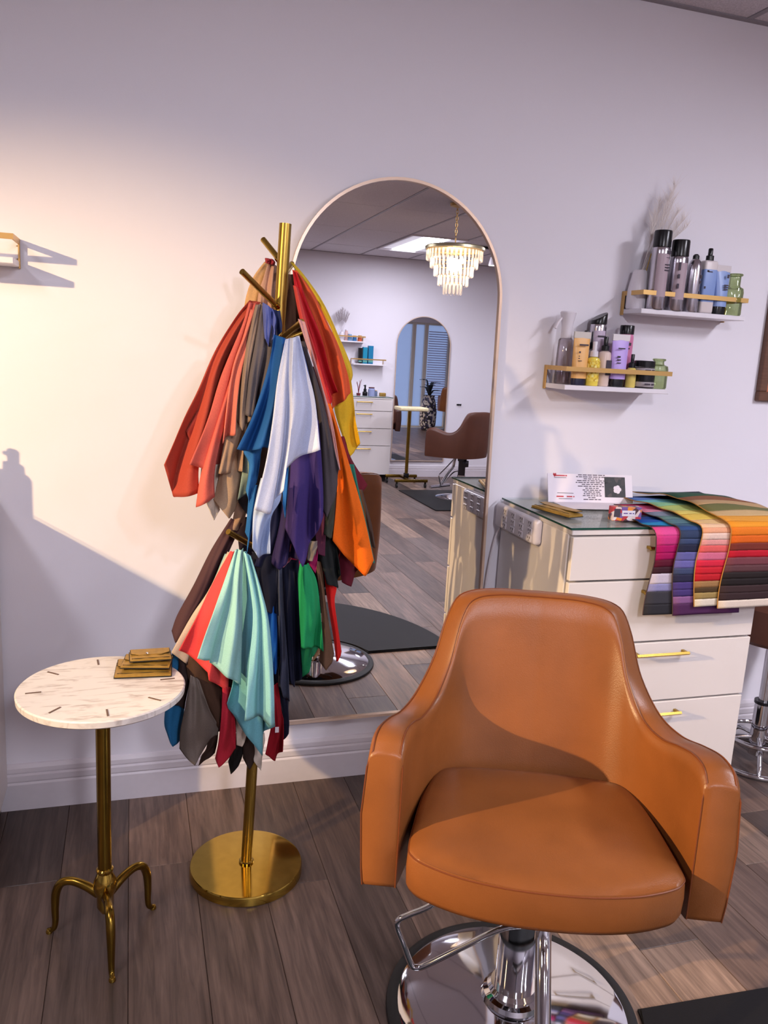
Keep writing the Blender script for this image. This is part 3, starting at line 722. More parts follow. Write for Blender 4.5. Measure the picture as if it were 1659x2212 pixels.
def make_scarf(label, rgb, w, n, amp, kind, ph, T, L, Hm, R):
    NU, NV = 40, 36
    left = resample([T[0]] + L + [Hm[0]], NV, True)
    right = resample([T[1]] + R + [Hm[-1]], NV, True)
    top, hem = resample(T, NU, False), resample(Hm, NU, False)
    width = (left[-1] - right[-1]).length + 0.02
    amp = min(amp, width * 0.22) * 0.95; n = n * 0.60
    rnd = random.Random(label)
    f1, f2 = rnd.uniform(0, 6.28), rnd.uniform(0, 6.28)
    bm = bmesh.new(); g = []
    for j in range(NV + 1):
        v = j / NV; row = []
        for i in range(NU + 1):
            u = i / NU
            p = top[i] * (1 - v) + hem[i] * v + left[j] * (1 - u) + right[j] * u - (top[0] * (1 - u) * (1 - v) + top[-1] * u * (1 - v) + hem[0] * (1 - u) * v + hem[-1] * u * v)
            grow = 0.25 + 0.75 * v
            d = w + amp * 0.8 * math.sin(PI * u) * math.sin(PI * min(1, 0.15 + v))
            th = 2 * PI * n * u + ph * 6.28 + 0.6 * math.sin(3 * v + f1)
            d += amp * grow * (math.sin(th) + 0.30 * math.sin(2 * th + 0.9) + 0.05 * math.sin(3 * th + f2))
            d += amp * 0.13 * grow * math.sin(2 * PI * (2.3 * n) * u + f2 + 2.0 * v)
            d += 0.0022 * math.sin(9 * v + 7 * u + f1)
            row.append(bm.verts.new((p.x, SY - d, p.y)))
        g.append(row)
    for j in range(NV):
        for i in range(NU):
            bm.faces.new((g[j][i], g[j][i + 1], g[j + 1][i + 1], g[j + 1][i]))
    o = add_obj('scarf', bm, fabric_material(rgb, kind == 's'), None, smooth=True)
    md = o.modifiers.new('cloth thickness', 'SOLIDIFY'); md.thickness = 0.0014; md.offset = 0
    return tag(o, label, 'scarf', 'scarves on the brass stand')
TAGX, TAGZ = 0.371, 0.474
for row in SCARVES:
    s = make_scarf(*row)
    if 'care tag' in row[0]:
        boxo('care_tag', (TAGX, SY - 0.082, TAGZ), (0.010, 0.001, 0.016), M['paper'], s)

# ------------------------------------------------------------------ round marble table
TC = (-0.069, 1.910)
table = empty('side_table', (TC[0], TC[1], 0))
TZ = 0.682
top_part = latheo('table_top', [(0, -0.020), (0.184, -0.020), (0.189, -0.016), (0.190, -0.003), (0.187, 0.0), (0.0, 0.0)], M['marble'], table, 96, (0, 0, TZ))
for k in range(8):
    a = PI / 8 * 0 + k * PI / 4 + 0.10
    b = boxo('brass_inlay', (0, 0, 0), (0.034, 0.0042, 0.002), M['inlay'], top_part)
    b.location = (0.150 * math.cos(a), 0.150 * math.sin(a), TZ + 0.0002); b.rotation_euler = (0, 0, a)
latheo('table_mount', [(0, 0), (0.05, 0), (0.05, 0.006), (0, 0.006)], M['darkbrass'], table, 32, (0, 0, TZ - 0.027))
latheo('column', [(0, 0.19), (0.0165, 0.19), (0.0165, 0.30), (0.0175, TZ - 0.024), (0, TZ - 0.024)], M['darkbrass'], table, 40)
latheo('hub', [(0, 0.075), (0.010, 0.078), (0.020, 0.096), (0.021, 0.128), (0.026, 0.140), (0.0285, 0.154), (0.026, 0.170), (0.020, 0.184), (0.0175, 0.190), (0.0205, 0.195), (0.0205, 0.200), (0.017, 0.203), (0, 0.203)], M['brass'], table, 40)
for fx, fy in ((0.018, -0.143), (-0.131, 0.053), (0.114, 0.088)):
    d = Vector((fx, fy, 0)).normalized()
    prof = [(0.016, 0.128), (0.05, 0.146), (0.085, 0.155), (0.112, 0.147), (0.127, 0.118), (0.131, 0.075), (0.131, 0.036), (0.136, 0.014), (0.150, 0.006)]
    rr = [0.0125, 0.0115, 0.0105, 0.011, 0.011, 0.0095, 0.008, 0.007, 0.006]
    pts = smooth_path([d * r + Vector((0, 0, z)) for r, z in prof], 6)
    rs = [rr[min(8, i // 6)] + (rr[min(8, i // 6 + 1)] - rr[min(8, i // 6)]) * ((i % 6) / 6) for i in range(len(pts))]
    lg = tubeo('leg', pts, rs, M['darkbrass'], table, 14, flat=1.0)
    latheo('foot', [(0, 0), (0.008, 0), (0.0085, 0.004), (0.006, 0.010), (0, 0.012)], M['brass'], lg, 20, tuple(d * 0.148))
tag(table, 'small round marble side table on a brass tripod column', 'side table')

# ------------------------------------------------------------------ gold pouches
def pouch(loc, rz, label, L=0.118, D=0.078, T=0.010, tilt=0.0, group=None, snap=True):
    """flat envelope purse: soft body, dark bound edge, folded flap with a snap"""
    root = empty('coin_pouch', loc); root.rotation_euler = (tilt, 0, rz)
    def soft(x, y): return 1.0 - 0.55 * max(abs(x) / (L / 2), abs(y) / (D / 2)) ** 3
    bm = bmesh.new(); N = 14
    up = [[bm.verts.new((L * (i / N - .5), D * (j / N - .5), 0.0014 + T * soft(L * (i / N - .5), D * (j / N - .5)) + 0.0007 * math.sin(i * 1.3 + j * 0.7))) for i in range(N + 1)] for j in range(N + 1)]
    dn = [[bm.verts.new((L * (i / N - .5), D * (j / N - .5), 0.0012)) for i in range(N + 1)] for j in range(N + 1)]
    for j in range(N):
        for i in range(N):
            bm.faces.new((up[j][i], up[j][i + 1], up[j + 1][i + 1], up[j + 1][i]))
            bm.faces.new((dn[j][i], dn[j + 1][i], dn[j + 1][i + 1], dn[j][i + 1]))
    for k in range(N):
        for a, b in (((0, k), (0, k + 1)), ((N, k), (N, k + 1)), ((k, 0), (k + 1, 0)), ((k, N), (k + 1, N))):
            bm.faces.new((up[a[0]][a[1]], up[b[0]][b[1]], dn[b[0]][b[1]], dn[a[0]][a[1]]))
    add_obj('body', bm, M['goldleather'], root, smooth=True, angle=50)
    boxo('bound_edge', (0, 0, 0.0012), (L + 0.004, D + 0.004, 0.0022), M['blackedge'], root, 0.001)
    def flap_shape(k, z0, z1, mat, nm, par):
        bm = bmesh.new()
        prism(bm, [(-L * .48 * k, D * .47), (L * .48 * k, D * .47), (L * .47 * k, D * .05), (L * .28 * k, -D * .14 * k), (-L * .28 * k, -D * .14 * k), (-L * .47 * k, D * .05)], z0, z1)
        return add_obj(nm, bm, mat, par)
    fl = flap_shape(1.0, T + 0.0016, T + 0.0030, M['goldleather'], 'flap', root)
    flap_shape(1.03, T + 0.0006, T + 0.0016, M['blackedge'], 'flap_lining', fl)
    boxo('front_seam', (0, -D * 0.40, 0.0016 + T * 0.72), (L * 0.92, 0.0012, 0.001), M['blackedge'], root)
    if snap: latheo('snap', [(0, 0), (0.0036, 0), (0.003, 0.0016), (0, 0.0022)], M['chrome'], fl, 16, (-L * 0.08, -D * 0.02, T + 0.0030))
    return tag(root, label, 'pouch', group)
pouch((0.026, 1.990, TZ + 0.001), -0.06, 'large gold leather pouch with black edges, lowest on the marble table', 0.132, 0.096, 0.010)
pouch((0.034, 1.996, TZ + 0.0165), -0.16, 'flat gold envelope pouch in the middle of the small stack', 0.116, 0.074, 0.007, snap=False)
pouch((0.042, 2.006, TZ + 0.029), 0.02, 'small gold snap pouch on top of the stack on the marble table', 0.098, 0.062, 0.007)

# ------------------------------------------------------------------ salon styling chair
def interp(tab, s):
    k = 0
    while k < len(tab) - 2 and tab[k + 1][0] < s: k += 1
    a, b = tab[k], tab[k + 1]
    t = min(1, max(0, (s - a[0]) / (b[0] - a[0])))
    p0 = tab[k - 1] if k > 0 else a
    p3 = tab[k + 2] if k + 2 < len(tab) else b
    out = []
    for q in range(1, len(a)):
        m0 = (b[q] - p0[q]) / max(1e-6, b[0] - p0[0]); m1 = (p3[q] - a[q]) / max(1e-6, p3[0] - a[0])
        h = b[0] - a[0]
        out.append((2 * t ** 3 - 3 * t * t + 1) * a[q] + (t ** 3 - 2 * t * t + t) * h * m0 + (-2 * t ** 3 + 3 * t * t) * b[q] + (t ** 3 - t * t) * h * m1)
    return out
# s, outer face at the bottom (lateral, forward), outer face at the top, inner face at the bottom, inner face at the top, top height, bottom height
SHELL = [(0.00, 0.000, -0.190, 0.000, -0.232, 0.000, -0.062, 0.000, -0.176, 0.958, 0.455),
         (0.13, 0.130, -0.183, 0.120, -0.227, 0.095, -0.058, 0.100, -0.171, 0.956, 0.457),
         (0.21, 0.205, -0.160, 0.190, -0.210, 0.155, -0.042, 0.156, -0.157, 0.940, 0.460),
         (0.26, 0.245, -0.135, 0.216, -0.186, 0.188, -0.018, 0.178, -0.136, 0.893, 0.463),
         (0.32, 0.275, -0.098, 0.240, -0.145, 0.213, 0.015, 0.196, -0.098, 0.806, 0.462),
         (0.38, 0.297, -0.045, 0.275, -0.083, 0.230, 0.052, 0.221, -0.048, 0.742, 0.460),
         (0.45, 0.313, 0.020, 0.304, -0.005, 0.246, 0.098, 0.243, 0.018, 0.730, 0.458),
         (0.55, 0.328, 0.110, 0.326, 0.090, 0.262, 0.150, 0.261, 0.100, 0.753, 0.456),
         (0.62, 0.336, 0.170, 0.337, 0.155, 0.270, 0.190, 0.270, 0.160, 0.768, 0.455),
         (0.665, 0.341, 0.210, 0.343, 0.198, 0.275, 0.216, 0.276, 0.200, 0.767, 0.455),
         (0.69, 0.344, 0.226, 0.345, 0.218, 0.278, 0.228, 0.278, 0.219, 0.757, 0.455),
         (0.70, 0.345, 0.232, 0.346, 0.226, 0.279, 0.232, 0.279, 0.226, 0.747, 0.455)]
def styling_chair(loc, rz, label, leather, piping, group=None, lift=0.0):
    """local x = the sitter's left hand as seen from the front, local -y = forward"""
    root = empty('styling_chair', loc, rz)
    NS = 60
    def section(s):
        q = abs(s)
        lb, fb, lt, ft, lib, fib, lit, fit, zt, zb = interp(SHELL, q)
        sg = 1 if s >= 0 else -1
        ob, ot, ib, it = Vector((lb, fb)), Vector((lt, ft)), Vector((lib, fib)), Vector((lit, fit))
        nb = (ib - ob).normalized()
        H = zt - zb
        pts = []
        def put(xy, z): pts.append(Vector((sg * xy.x + 0.0, -xy.y, z)))
        for t in (0.0, 0.02, 0.15, 0.35, 0.55, 0.75, 0.9): put(ob.lerp(ot, t) - (nb * 0.010 * math.sin(PI * t)), zb + (0.004 if t == 0 else 0) + H * t * 0.985)
        for t in (0.0, 0.10, 0.25, 0.5, 0.75, 0.90, 1.0):
            z = zt - 0.010 * (abs(2 * t - 1) ** 3)
            put(ot.lerp(it, t), z)
        for t in (0.9, 0.75, 0.55, 0.35, 0.15, 0.02, 0.0): put(ib.lerp(it, t), zb + (0.004 if t == 0 else 0) + H * t * 0.985)
        return pts
    SS = [-0.70 + 1.40 * i / (2 * NS) for i in range(2 * NS + 1)]
    bm = bmesh.new()
    secs = [section(s) for s in SS]
    # rounded ends
    def shrunk(p, k, push):
        c = sum(p, Vector()) / len(p)
        return [c + (v - c) * k + Vector((0, -push, 0)) for v in p]
    full = [shrunk(secs[0], 0.93, 0.007), shrunk(secs[0], 0.975, 0.005)] + secs + [shrunk(secs[-1], 0.975, 0.005), shrunk(secs[-1], 0.93, 0.007)]
    V = [[bm.verts.new(p) for p in sct] for sct in full]
    n = len(V[0])
    for a, b in zip(V, V[1:]):
        for i in range(n):
            bm.faces.new((a[i], a[(i + 1) % n], b[(i + 1) % n], b[i]))
    bm.faces.new(V[0]); bm.faces.new(V[-1])
    shell = add_obj('shell', bm, leather, root, smooth=True, angle=62)
    shell.location.z = lift
    # welts along the inner and outer rim and down the arm fronts
    inner = [sct[12] + Vector((0, 0, 0.001)) for sct in secs]
    outer = [sct[8] + Vector((0, 0, 0.001)) for sct in secs]
    for nm, line, e in (('inner_welt', inner, 14), ('outer_welt', outer, 6)):
        ends0 = [shrunk(secs[0], 0.985, 0.0065)[k] for k in ((14, 16, 18, 19) if e == 14 else (6, 4, 2, 1))]
        ends1 = [shrunk(secs[-1], 0.985, 0.0065)[k] for k in ((14, 16, 18, 19) if e == 14 else (6, 4, 2, 1))]
        w = tubeo(nm, ends0[::-1] + line + ends1, 0.0016, piping, shell, 6)
    # seat cushion
    half = [(0.0, 0.350), (0.08, 0.346), (0.16, 0.330), (0.225, 0.302), (0.252, 0.278), (0.259, 0.25), (0.252, 0.16), (0.243, 0.08), (0.232, 0.02), (0.215, -0.035), (0.185, -0.058), (0.12, -0.068), (0.0, -0.072)]
    ol = [Vector((x, -f, 0)) for x, f in half] + [Vector((-x, -f, 0)) for x, f in half[-2:0:-1]]
    ol = smooth_path(ol, 4, True)
    c0 = Vector((0, -0.14, 0))
    bm = bmesh.new(); rings = []
    for k, z in ((0.90, 0.482), (0.985, 0.486), (1.0, 0.496), (1.006, 0.528), (1.0, 0.556), (0.99, 0.566), (0.972, 0.573), (0.93, 0.579), (0.82, 0.585), (0.6, 0.588), (0.35, 0.589), (0.1, 0.589)):
        rings.append([bm.verts.new(c0 + (p - c0) * k + Vector((0, 0, z + (0.0 if z < 0.57 else -0.010 * max(0, (-(p.y) - 0.20)) / 0.15 * k)))) for p in ol])
    n = len(ol)
    for a, b in zip(rings, rings[1:]):
        for i in range(n): bm.faces.new((a[i], a[(i + 1) % n], b[(i + 1) % n], b[i]))
    bm.faces.new(rings[0]); bm.faces.new(rings[-1])
    seat = add_obj('seat', bm, leather, root, smooth=True, angle=60)
    seat.location.z = lift
    tubeo('seat_welt', [c0 + (p - c0) * 0.995 + Vector((0, 0, 0.5625)) for p in ol], 0.0018, piping, seat, 6, closed=True)
    # under-seat plate, column, base
    b1 = boxo('seat_plate', (0, -0.07, 0.470 + lift), (0.26, 0.24, 0.018), M['darkchrome'], root, 0.004)
    latheo('swivel_head', [(0, 0), (0.045, 0), (0.05, 0.01), (0.05, 0.05), (0, 0.05)], M['darkchrome'], root, 32, (0, 0, 0.412 + lift))
    latheo('upper_column', [(0, 0.24), (0.039, 0.24), (0.039, 0.43 + lift), (0, 0.43 + lift)], M['darkchrome'], root, 40)
    latheo('lower_column', [(0, 0.05), (0.043, 0.05), (0.0435, 0.26), (0.041, 0.262), (0, 0.262)], M['chrome'], root, 48)
    latheo('column_collar', [(0, 0.040), (0.066, 0.040), (0.072, 0.048), (0.068, 0.058), (0.056, 0.064), (0.060, 0.072), (0.052, 0.080), (0, 0.080)], M['chrome'], root, 48)
    latheo('base_disc', [(0, 0.006), (0.262, 0.006), (0.266, 0.010), (0.266, 0.016), (0.255, 0.0205), (0.20, 0.028), (0.12, 0.038), (0.06, 0.046), (0, 0.047)], M['chrome'], root, 96)
    latheo('rubber_ring', [(0.255, 0.0), (0.289, 0.0), (0.292, 0.004), (0.290, 0.011), (0.282, 0.016), (0.268, 0.018), (0.255, 0.012)], M['rubber'], root, 96)
    # side lever loop and footrest stem
    tubeo('pump_lever', smooth_path([(0.05, -0.08, 0.292 + lift), (0.002, -0.08, 0.290 + lift), (-0.052, -0.08, 0.274 + lift), (-0.13, -0.08, 0.219 + lift), (-0.203, -0.08, 0.166 + lift), (-0.226, -0.08, 0.156 + lift),
           (-0.239, -0.08, 0.164 + lift), (-0.258, -0.08, 0.21 + lift), (-0.275, -0.08, 0.252 + lift), (-0.272, -0.08, 0.270 + lift), (-0.250, -0.08, 0.286 + lift), (-0.197, -0.08, 0.321 + lift), (-0.11, -0.06, 0.40 + lift), (-0.07, -0.03, 0.462 + lift)], 6), 0.0068, M['chrome'], root, 14)
    tubeo('lever_arm', [(0.05, -0.08, 0.292 + lift), (0.05, -0.02, 0.31 + lift), (0.03, 0.0, 0.34 + lift)], 0.008, M['chrome'], root, 12)
    tubeo('footrest_stem', smooth_path([(0.032, -0.06, 0.462 + lift), (0.032, -0.115, 0.448 + lift), (0.032, -0.135, 0.40 + lift), (0.031, -0.150, 0.33 + lift), (0.030, -0.205, 0.265 + lift), (0.031, -0.265, 0.18 + lift), (0.032, -0.315, 0.10 + lift)], 8), 0.0165, M['chrome'], root, 20)
    tubeo('footrest_bar', [(-0.13, -0.325, 0.092 + lift), (0.032, -0.325, 0.092 + lift), (0.195, -0.325, 0.092 + lift)], 0.017, M['chrome'], root, 20)
    boxo('mechanism_block', (0.0, 0.05, 0.39 + lift), (0.05, 0.05, 0.07), M['darkchrome'], root, 0.006)
    return tag(root, label, 'salon chair', group)
CH = (0.838, 1.458)
styling_chair((CH[0], CH[1], 0.0), math.radians(-22.0), 'tan leather salon chair with curved wings in the foreground', M['leather'], M['piping'])

# anti-fatigue mats with a straight edge and a round notch for the chair base
def floor_mat(loc, rz, label, half=0.75, depth=0.93, notch=(0.0, 0.05, 0.30)):
    pts = [(-half, 0.0)]
    nx, ny, nr = notch
    dx = math.sqrt(max(0, nr * nr - ny * ny))
    a0 = math.atan2(-ny, -dx); a1 = math.atan2(-ny, dx)
    for i in range(25):
        a = a0 + (a1 - a0) * i / 24
        pts.append((nx + nr * math.cos(a), ny + nr * math.sin(a)))
    pts.append((half, 0.0))
    for i in range(1, 48):
        a = PI * i / 48
        pts.append((half * math.cos(a), -depth * math.sin(a)))
    bm = bmesh.new(); prism(bm, pts, 0.0005, 0.012)
    top = [f for f in bm.faces if all(v.co.z > 0.01 for v in f.verts)]
    bmesh.ops.bevel(bm, geom=[e for f in top for e in f.edges], offset=0.006, segments=2, affect='EDGES')
    o = add_obj('floor_mat', bm, M['mat'], None, smooth=True, angle=35)
    o.location = loc; o.rotation_euler = (0, 0, rz)
    return tag(o, label, 'mat')
floor_mat((CH[0], 1.40, 0), math.radians(-2.5), 'black half-round floor mat notched round the tan chair base')

# ------------------------------------------------------------------ drawer cabinets
def cabinet(loc, rz, label, glass=True, W=0.70, D=0.48, group='white drawer cabinets'):
    """origin at the middle of the front edge on the floor; local +y runs to the wall"""
    root = empty('drawer_cabinet', loc, rz)
    boxo('body', (0, D / 2 + 0.010, 0.536), (W, D - 0.020, 0.900), M['white'], root, 0.002, 1)
    boxo('plinth', (0, D / 2 + 0.03, 0.045), (W - 0.04, D - 0.08, 0.086), M['gap'], root)
    boxo('counter_top', (0, D / 2, 0.9945), (W, D, 0.017), M['white'], root, 0.002, 1)
    for z0, z1 in ((0.846, 0.9825), (0.641, 0.842), (0.437, 0.637), (0.088, 0.433)):
        d = boxo('drawer', (0, 0.002, (z0 + z1) / 2), (W - 0.004, 0.018, z1 - z0 - 0.003), M['white'], root, 0.0015, 1)
        hz = z1 - 0.034
        bm = bmesh.new()
        tube(bm, [(-0.096, -0.031, hz), (0, -0.031, hz), (0.096, -0.031, hz)], 0.0058, 4)
        for s in (-1, 1): box(bm, (s * 0.088, -0.019, hz), (0.010, 0.026, 0.009), 0.001, 1)
        add_obj('handle', bm, M['brushed'], d)
    if glass:
        boxo('glass_sheet', (0, D / 2 - 0.002, 1.0065), (W + 0.012, D, 0.006), M['glassgreen'], root)
        boxo('glass_edge', (0, -0.0025, 1.0065), (W + 0.012, 0.001, 0.006), material('dark green glass edge', (26, 74, 62), 0.2), root)
        boxo('glass_edge', (-W / 2 - 0.0065, D / 2 - 0.002, 1.0065), (0.001, D, 0.006), MATS['dark green glass edge'], root)
    return tag(root, label, 'cabinet', group)
CX, CY = 1.595, 2.085
cabinet((CX, CY, 0), 0, 'white four-drawer cabinet with a glass top under the product shelves')
cabinet((-0.728, CY, 0), 0, 'white drawer cabinet left of the marble table')
cabinet((2.61, FAR_Y + 0.46, 0), PI, 'white drawer cabinet against the opposite wall, seen in the mirror', D=0.44)
GLASS_Z = 1.0100

# power strip on the side of the cabinet
ps = empty('power_strip', (CX - 0.351, 2.41, 0.952))
boxo('housing', (-0.0145, 0, 0), (0.029, 0.30, 0.082), M['plastic'], ps, 0.011, 4)
for r in range(3):
    for c in range(4):
        q = boxo('socket', (-0.0295, -0.115 + c * 0.062, 0.024 - r * 0.024), (0.002, 0.030, 0.019), M['plastic'], ps, 0.0006, 1)
        for dy, dz, h in ((-0.006, 0.003, 0.007), (0.006, 0.003, 0.007), (0.0, -0.006, 0.004)):
            boxo('slot', (-0.0307, -0.115 + c * 0.062 + dy, 0.024 - r * 0.024 + dz), (0.0008, 0.0022, h), M['gap'], q)
tag(ps, 'white power strip with many sockets on the cabinet side', 'power strip')
cord = tubeo('white_cord', smooth_path([(1.231, 2.545, 0.905), (1.222, 2.56, 0.86), (1.206, 2.562, 0.74), (1.196, 2.562, 0.55), (1.20, 2.562, 0.35), (1.222, 2.55, 0.165)], 8), 0.003, M['plastic'], None, 8)
tag(cord, 'white cord hanging down the wall beside the cabinet', 'cord')

# ------------------------------------------------------------------ things on the glass top
pouch((1.308, 2.300, GLASS_Z + 0.001), -1.30, 'folded gold pouch on the glass cabinet top', 0.170, 0.060, 0.016, 0.0, None, False)

sign = empty('leaflet_holder', (1.530, 2.470, GLASS_Z)); sign.rotation_euler = (0, 0, -0.10)
bm = bmesh.new(); box(bm, (0, 0, 0), (0.318, 0.003, 0.100), 0.0008, 1)
pg = add_obj('leaflet', bm, M['paper'], sign); pg.location = (0, 0.004, 0.0485); pg.rotation_euler = (-0.32, 0, 0)
boxo('folded_foot', (-0.02, -0.072, 0.002), (0.24, 0.12, 0.0012), M['paper'], sign)
def dash(x, z, w, h, m, nm='printed_line'):
    return boxo(nm, (x, -0.0019, z), (w, 0.0008, h), m, pg)
prnt = random.Random(5)
for i in range(14):
    z = 0.047 - i * 0.0066
    ww = [0.10, 0.115, 0.06, 0.11, 0.12, 0.075, 0.105, 0.05, 0.07, 0.06, 0.064, 0.07, 0.03, 0.066][i]
    x = 0.005 - ww / 2
    while x < 0.005 + ww / 2 - 0.004:
        w = prnt.uniform(0.006, 0.018); w = min(w, 0.005 + ww / 2 - x)
        dash(x + w / 2, z, w, 0.0026, M['print']); x += w + 0.0035
for x, w in ((-0.128, 0.016), (-0.108, 0.026), (-0.090, 0.006)):
    dash(x, 0.043, w, 0.004, M['redprint'], 'printed_logo')
bm = bmesh.new(); prism(bm, [(-0.139, 0.047), (-0.136, 0.052), (-0.1325, 0.049), (-0.129, 0.052), (-0.126, 0.047), (-0.1325, 0.038)], -0.0023, -0.0015, axis='y')
add_obj('printed_heart', bm, M['redprint'], pg)
dash(-0.112, 0.036, 0.045, 0.0014, M['print'])
for x, w in ((-0.115, 0.026), (-0.080, 0.020), (-0.064, 0.004)): dash(x, -0.030, w, 0.004, M['redprint'], 'printed_logo')
dash(-0.095, -0.018, 0.06, 0.0014, M['print']); dash(-0.095, -0.038, 0.05, 0.0014, M['print'])
photo = mosaic_material('dark flower photo print', [(16, 13, 14), (12, 10, 11), (24, 19, 20), (10, 9, 10), (40, 30, 30), (64, 52, 52)], 70, 0.5)
boxo('printed_photo', (0.092, -0.0019, 0.006), (0.078, 0.0008, 0.072), photo, pg)
bm = bmesh.new()
for k in range(5):
    a = k * 2 * PI / 5
    prism(bm, [(0.100 + 0.008 * math.cos(a) + 0.0075 * math.cos(t), -0.002 + 0.008 * math.sin(a) + 0.0075 * math.sin(t)) for t in [2 * PI * i / 12 for i in range(12)]], -0.0026 - 0.0001 * k, -0.0022, axis='y')
add_obj('printed_flower', bm, M['paper'], pg)
tag(sign, 'printed white leaflet with a dark photo leaning at the wall', 'leaflet')

cards = empty('card_box', (1.480, 2.165, GLASS_Z)); cards.rotation_euler = (0, 0, -0.12)
cmat = mosaic_material('colourful card print', [(232, 210, 204), (196, 60, 70), (240, 150, 60), (126, 96, 160), (236, 226, 224), (90, 60, 64), (226, 140, 90)], 60, 0.4)
boxo('box', (0, 0.016, 0.022), (0.098, 0.030, 0.044), cmat, cards, 0.0015, 1)
boxo('name_panel', (0.004, 0.0002, 0.025), (0.044, 0.001, 0.018), M['paper'], cards)
for x, w in ((-0.008, 0.014), (0.008, 0.008), (0.018, 0.005)): boxo('printed_word', (0.002 + x, -0.0005, 0.025), (w, 0.0006, 0.003), material('purple print', (90, 60, 140), 0.6), cards)
boxo('portrait_panel', (-0.034, 0.0002, 0.026), (0.020, 0.001, 0.026), M['print'], cards)
tag(cards, 'small colourful card box in front of the leaflet', 'box')

# ------------------------------------------------------------------ striped colour drapes over the cabinet edge
def drape(label, xa, xb, z_off, y_back, arch, down, tops, fwd):
    """tops / down: lists of (length m, rgb) on the counter (front to back) and hanging (top to bottom)"""
    root = empty('colour_drape', (0, 0, 0))
    yf = CY - 0.042 - fwd
    zt = GLASS_Z + z_off
    rnd = random.Random(label)
    ph = rnd.uniform(0, 6)
    NX = 8
    Lt = sum(l for l, _ in tops)
    def pt(s, u):
        """s < 0 on the counter, s > 0 hanging"""
        x = xa + (xb - xa) * u
        rad = 0.026
        if s > 0:
            a = min(1.0, s / (rad * PI / 2))
            y = yf + rad - rad * math.sin(a * PI / 2)
            z = zt - rad + rad * math.cos(a * PI / 2) - max(0, s - rad * PI / 2)
            sway = 0.010 * math.sin(s * 15 + ph)
            y -= 0.0016 * math.sin(u * 7 + s * 18 + ph) * min(1, s * 12)
            return Vector((x + sway * min(1, s * 8), y, z))
        t = -s / Lt
        z = zt + arch * math.sin(PI * min(1, t * 1.05)) * (0.6 + 0.4 * math.sin(u * 3 + 0.6)) + 0.002 * math.sin(t * 20 + u * 5 + ph)
        return Vector((x, yf + rad + (y_back - yf - rad) * t, z))
    def band(s0, s1, rgb):
        n = max(2, int(abs(s1 - s0) / 0.008) + 1)
        bm = bmesh.new()
        g = [[bm.verts.new(pt(s0 + (s1 - s0) * j / n, i / NX)) for i in range(NX + 1)] for j in range(n + 1)]
        for j in range(n):
            for i in range(NX): bm.faces.new((g[j][i], g[j][i + 1], g[j + 1][i + 1], g[j + 1][i]))
        o = add_obj('fabric_band', bm, fabric_material(rgb), root, smooth=True)
        md = o.modifiers.new('thickness', 'SOLIDIFY'); md.thickness = 0.0024; md.offset = 0
    s = 0.0
    for l, c in down: band(s, s + l + 0.0008, c); s += l
    tot = s
    s = 0.0
    for l, c in tops: band(-s, -(s + l) - 0.0008, c); s += l
    for u in (0.0,):
        tubeo('bound_edge', [pt(-Lt + (Lt + tot) * i / 60, u) for i in range(61)], 0.0016, material('drape binding %s' % label[:6], (70, 52, 50) if 'magenta' in label or 'navy' in label else (176, 126, 60), 0.7), root, 6)
    return tag(root, label, 'fabric swatch', 'colour drapes on the cabinet')
px = 1 / 5.2 / 650
def D(*a): return [((b) * px * 1.0, c) for b, c in a]
drape('magenta and lavender striped drape, lowest of the fan on the cabinet', 1.500, 1.772, 0.002, 2.30, 0.004,
      D((115, (236, 84, 160)), (100, (220, 62, 140)), (80, (190, 16, 108)), (75, (176, 12, 96)), (75, (96, 14, 46)), (70, (62, 28, 42)), (110, (214, 206, 226)), (80, (150, 150, 202)), (140, (60, 60, 70)), (110, (46, 46, 54))),
      [(0.03, (40, 52, 90)), (0.05, (40, 150, 214)), (0.05, (26, 92, 186)), (0.05, (22, 70, 150)), (0.06, (30, 34, 66)), (0.09, (214, 60, 120))], 0.004)
drape('navy and purple striped drape, second of the fan on the cabinet', 1.583, 1.830, 0.008, 2.40, 0.008,
      D((75, (50, 82, 140)), (90, (52, 68, 104)), (60, (62, 78, 120)), (80, (38, 42, 70)), (90, (104, 104, 172)), (80, (112, 108, 182)), (70, (66, 78, 118)), (80, (42, 42, 74)), (80, (78, 62, 134)), (75, (74, 58, 126)), (80, (146, 100, 156)), (125, (84, 42, 90))),
      [(0.03, (70, 110, 140)), (0.04, (92, 132, 146)), (0.05, (110, 150, 150)), (0.05, (150, 160, 180)), (0.06, (240, 150, 180)), (0.06, (226, 90, 140)), (0.06, (190, 30, 90))], 0.012)
drape('peach, red and khaki striped drape, third of the fan on the cabinet', 1.655, 1.89, 0.016, 2.50, 0.014,
      D((70, (250, 208, 170)), (60, (246, 178, 140)), (70, (250, 218, 204)), (60, (242, 168, 164)), (75, (236, 104, 104)), (80, (222, 116, 150)), (75, (226, 42, 72)), (75, (212, 34, 52)), (75, (200, 30, 44)), (70, (168, 128, 84)), (55, (84, 64, 40)), (70, (168, 144, 90)), (80, (240, 230, 214))),
      [(0.04, (250, 210, 150)), (0.05, (248, 214, 100)), (0.05, (250, 232, 124)), (0.06, (206, 226, 130)), (0.06, (160, 222, 170)), (0.06, (130, 216, 220)), (0.05, (96, 136, 212)), (0.06, (50, 70, 130))], 0.020)
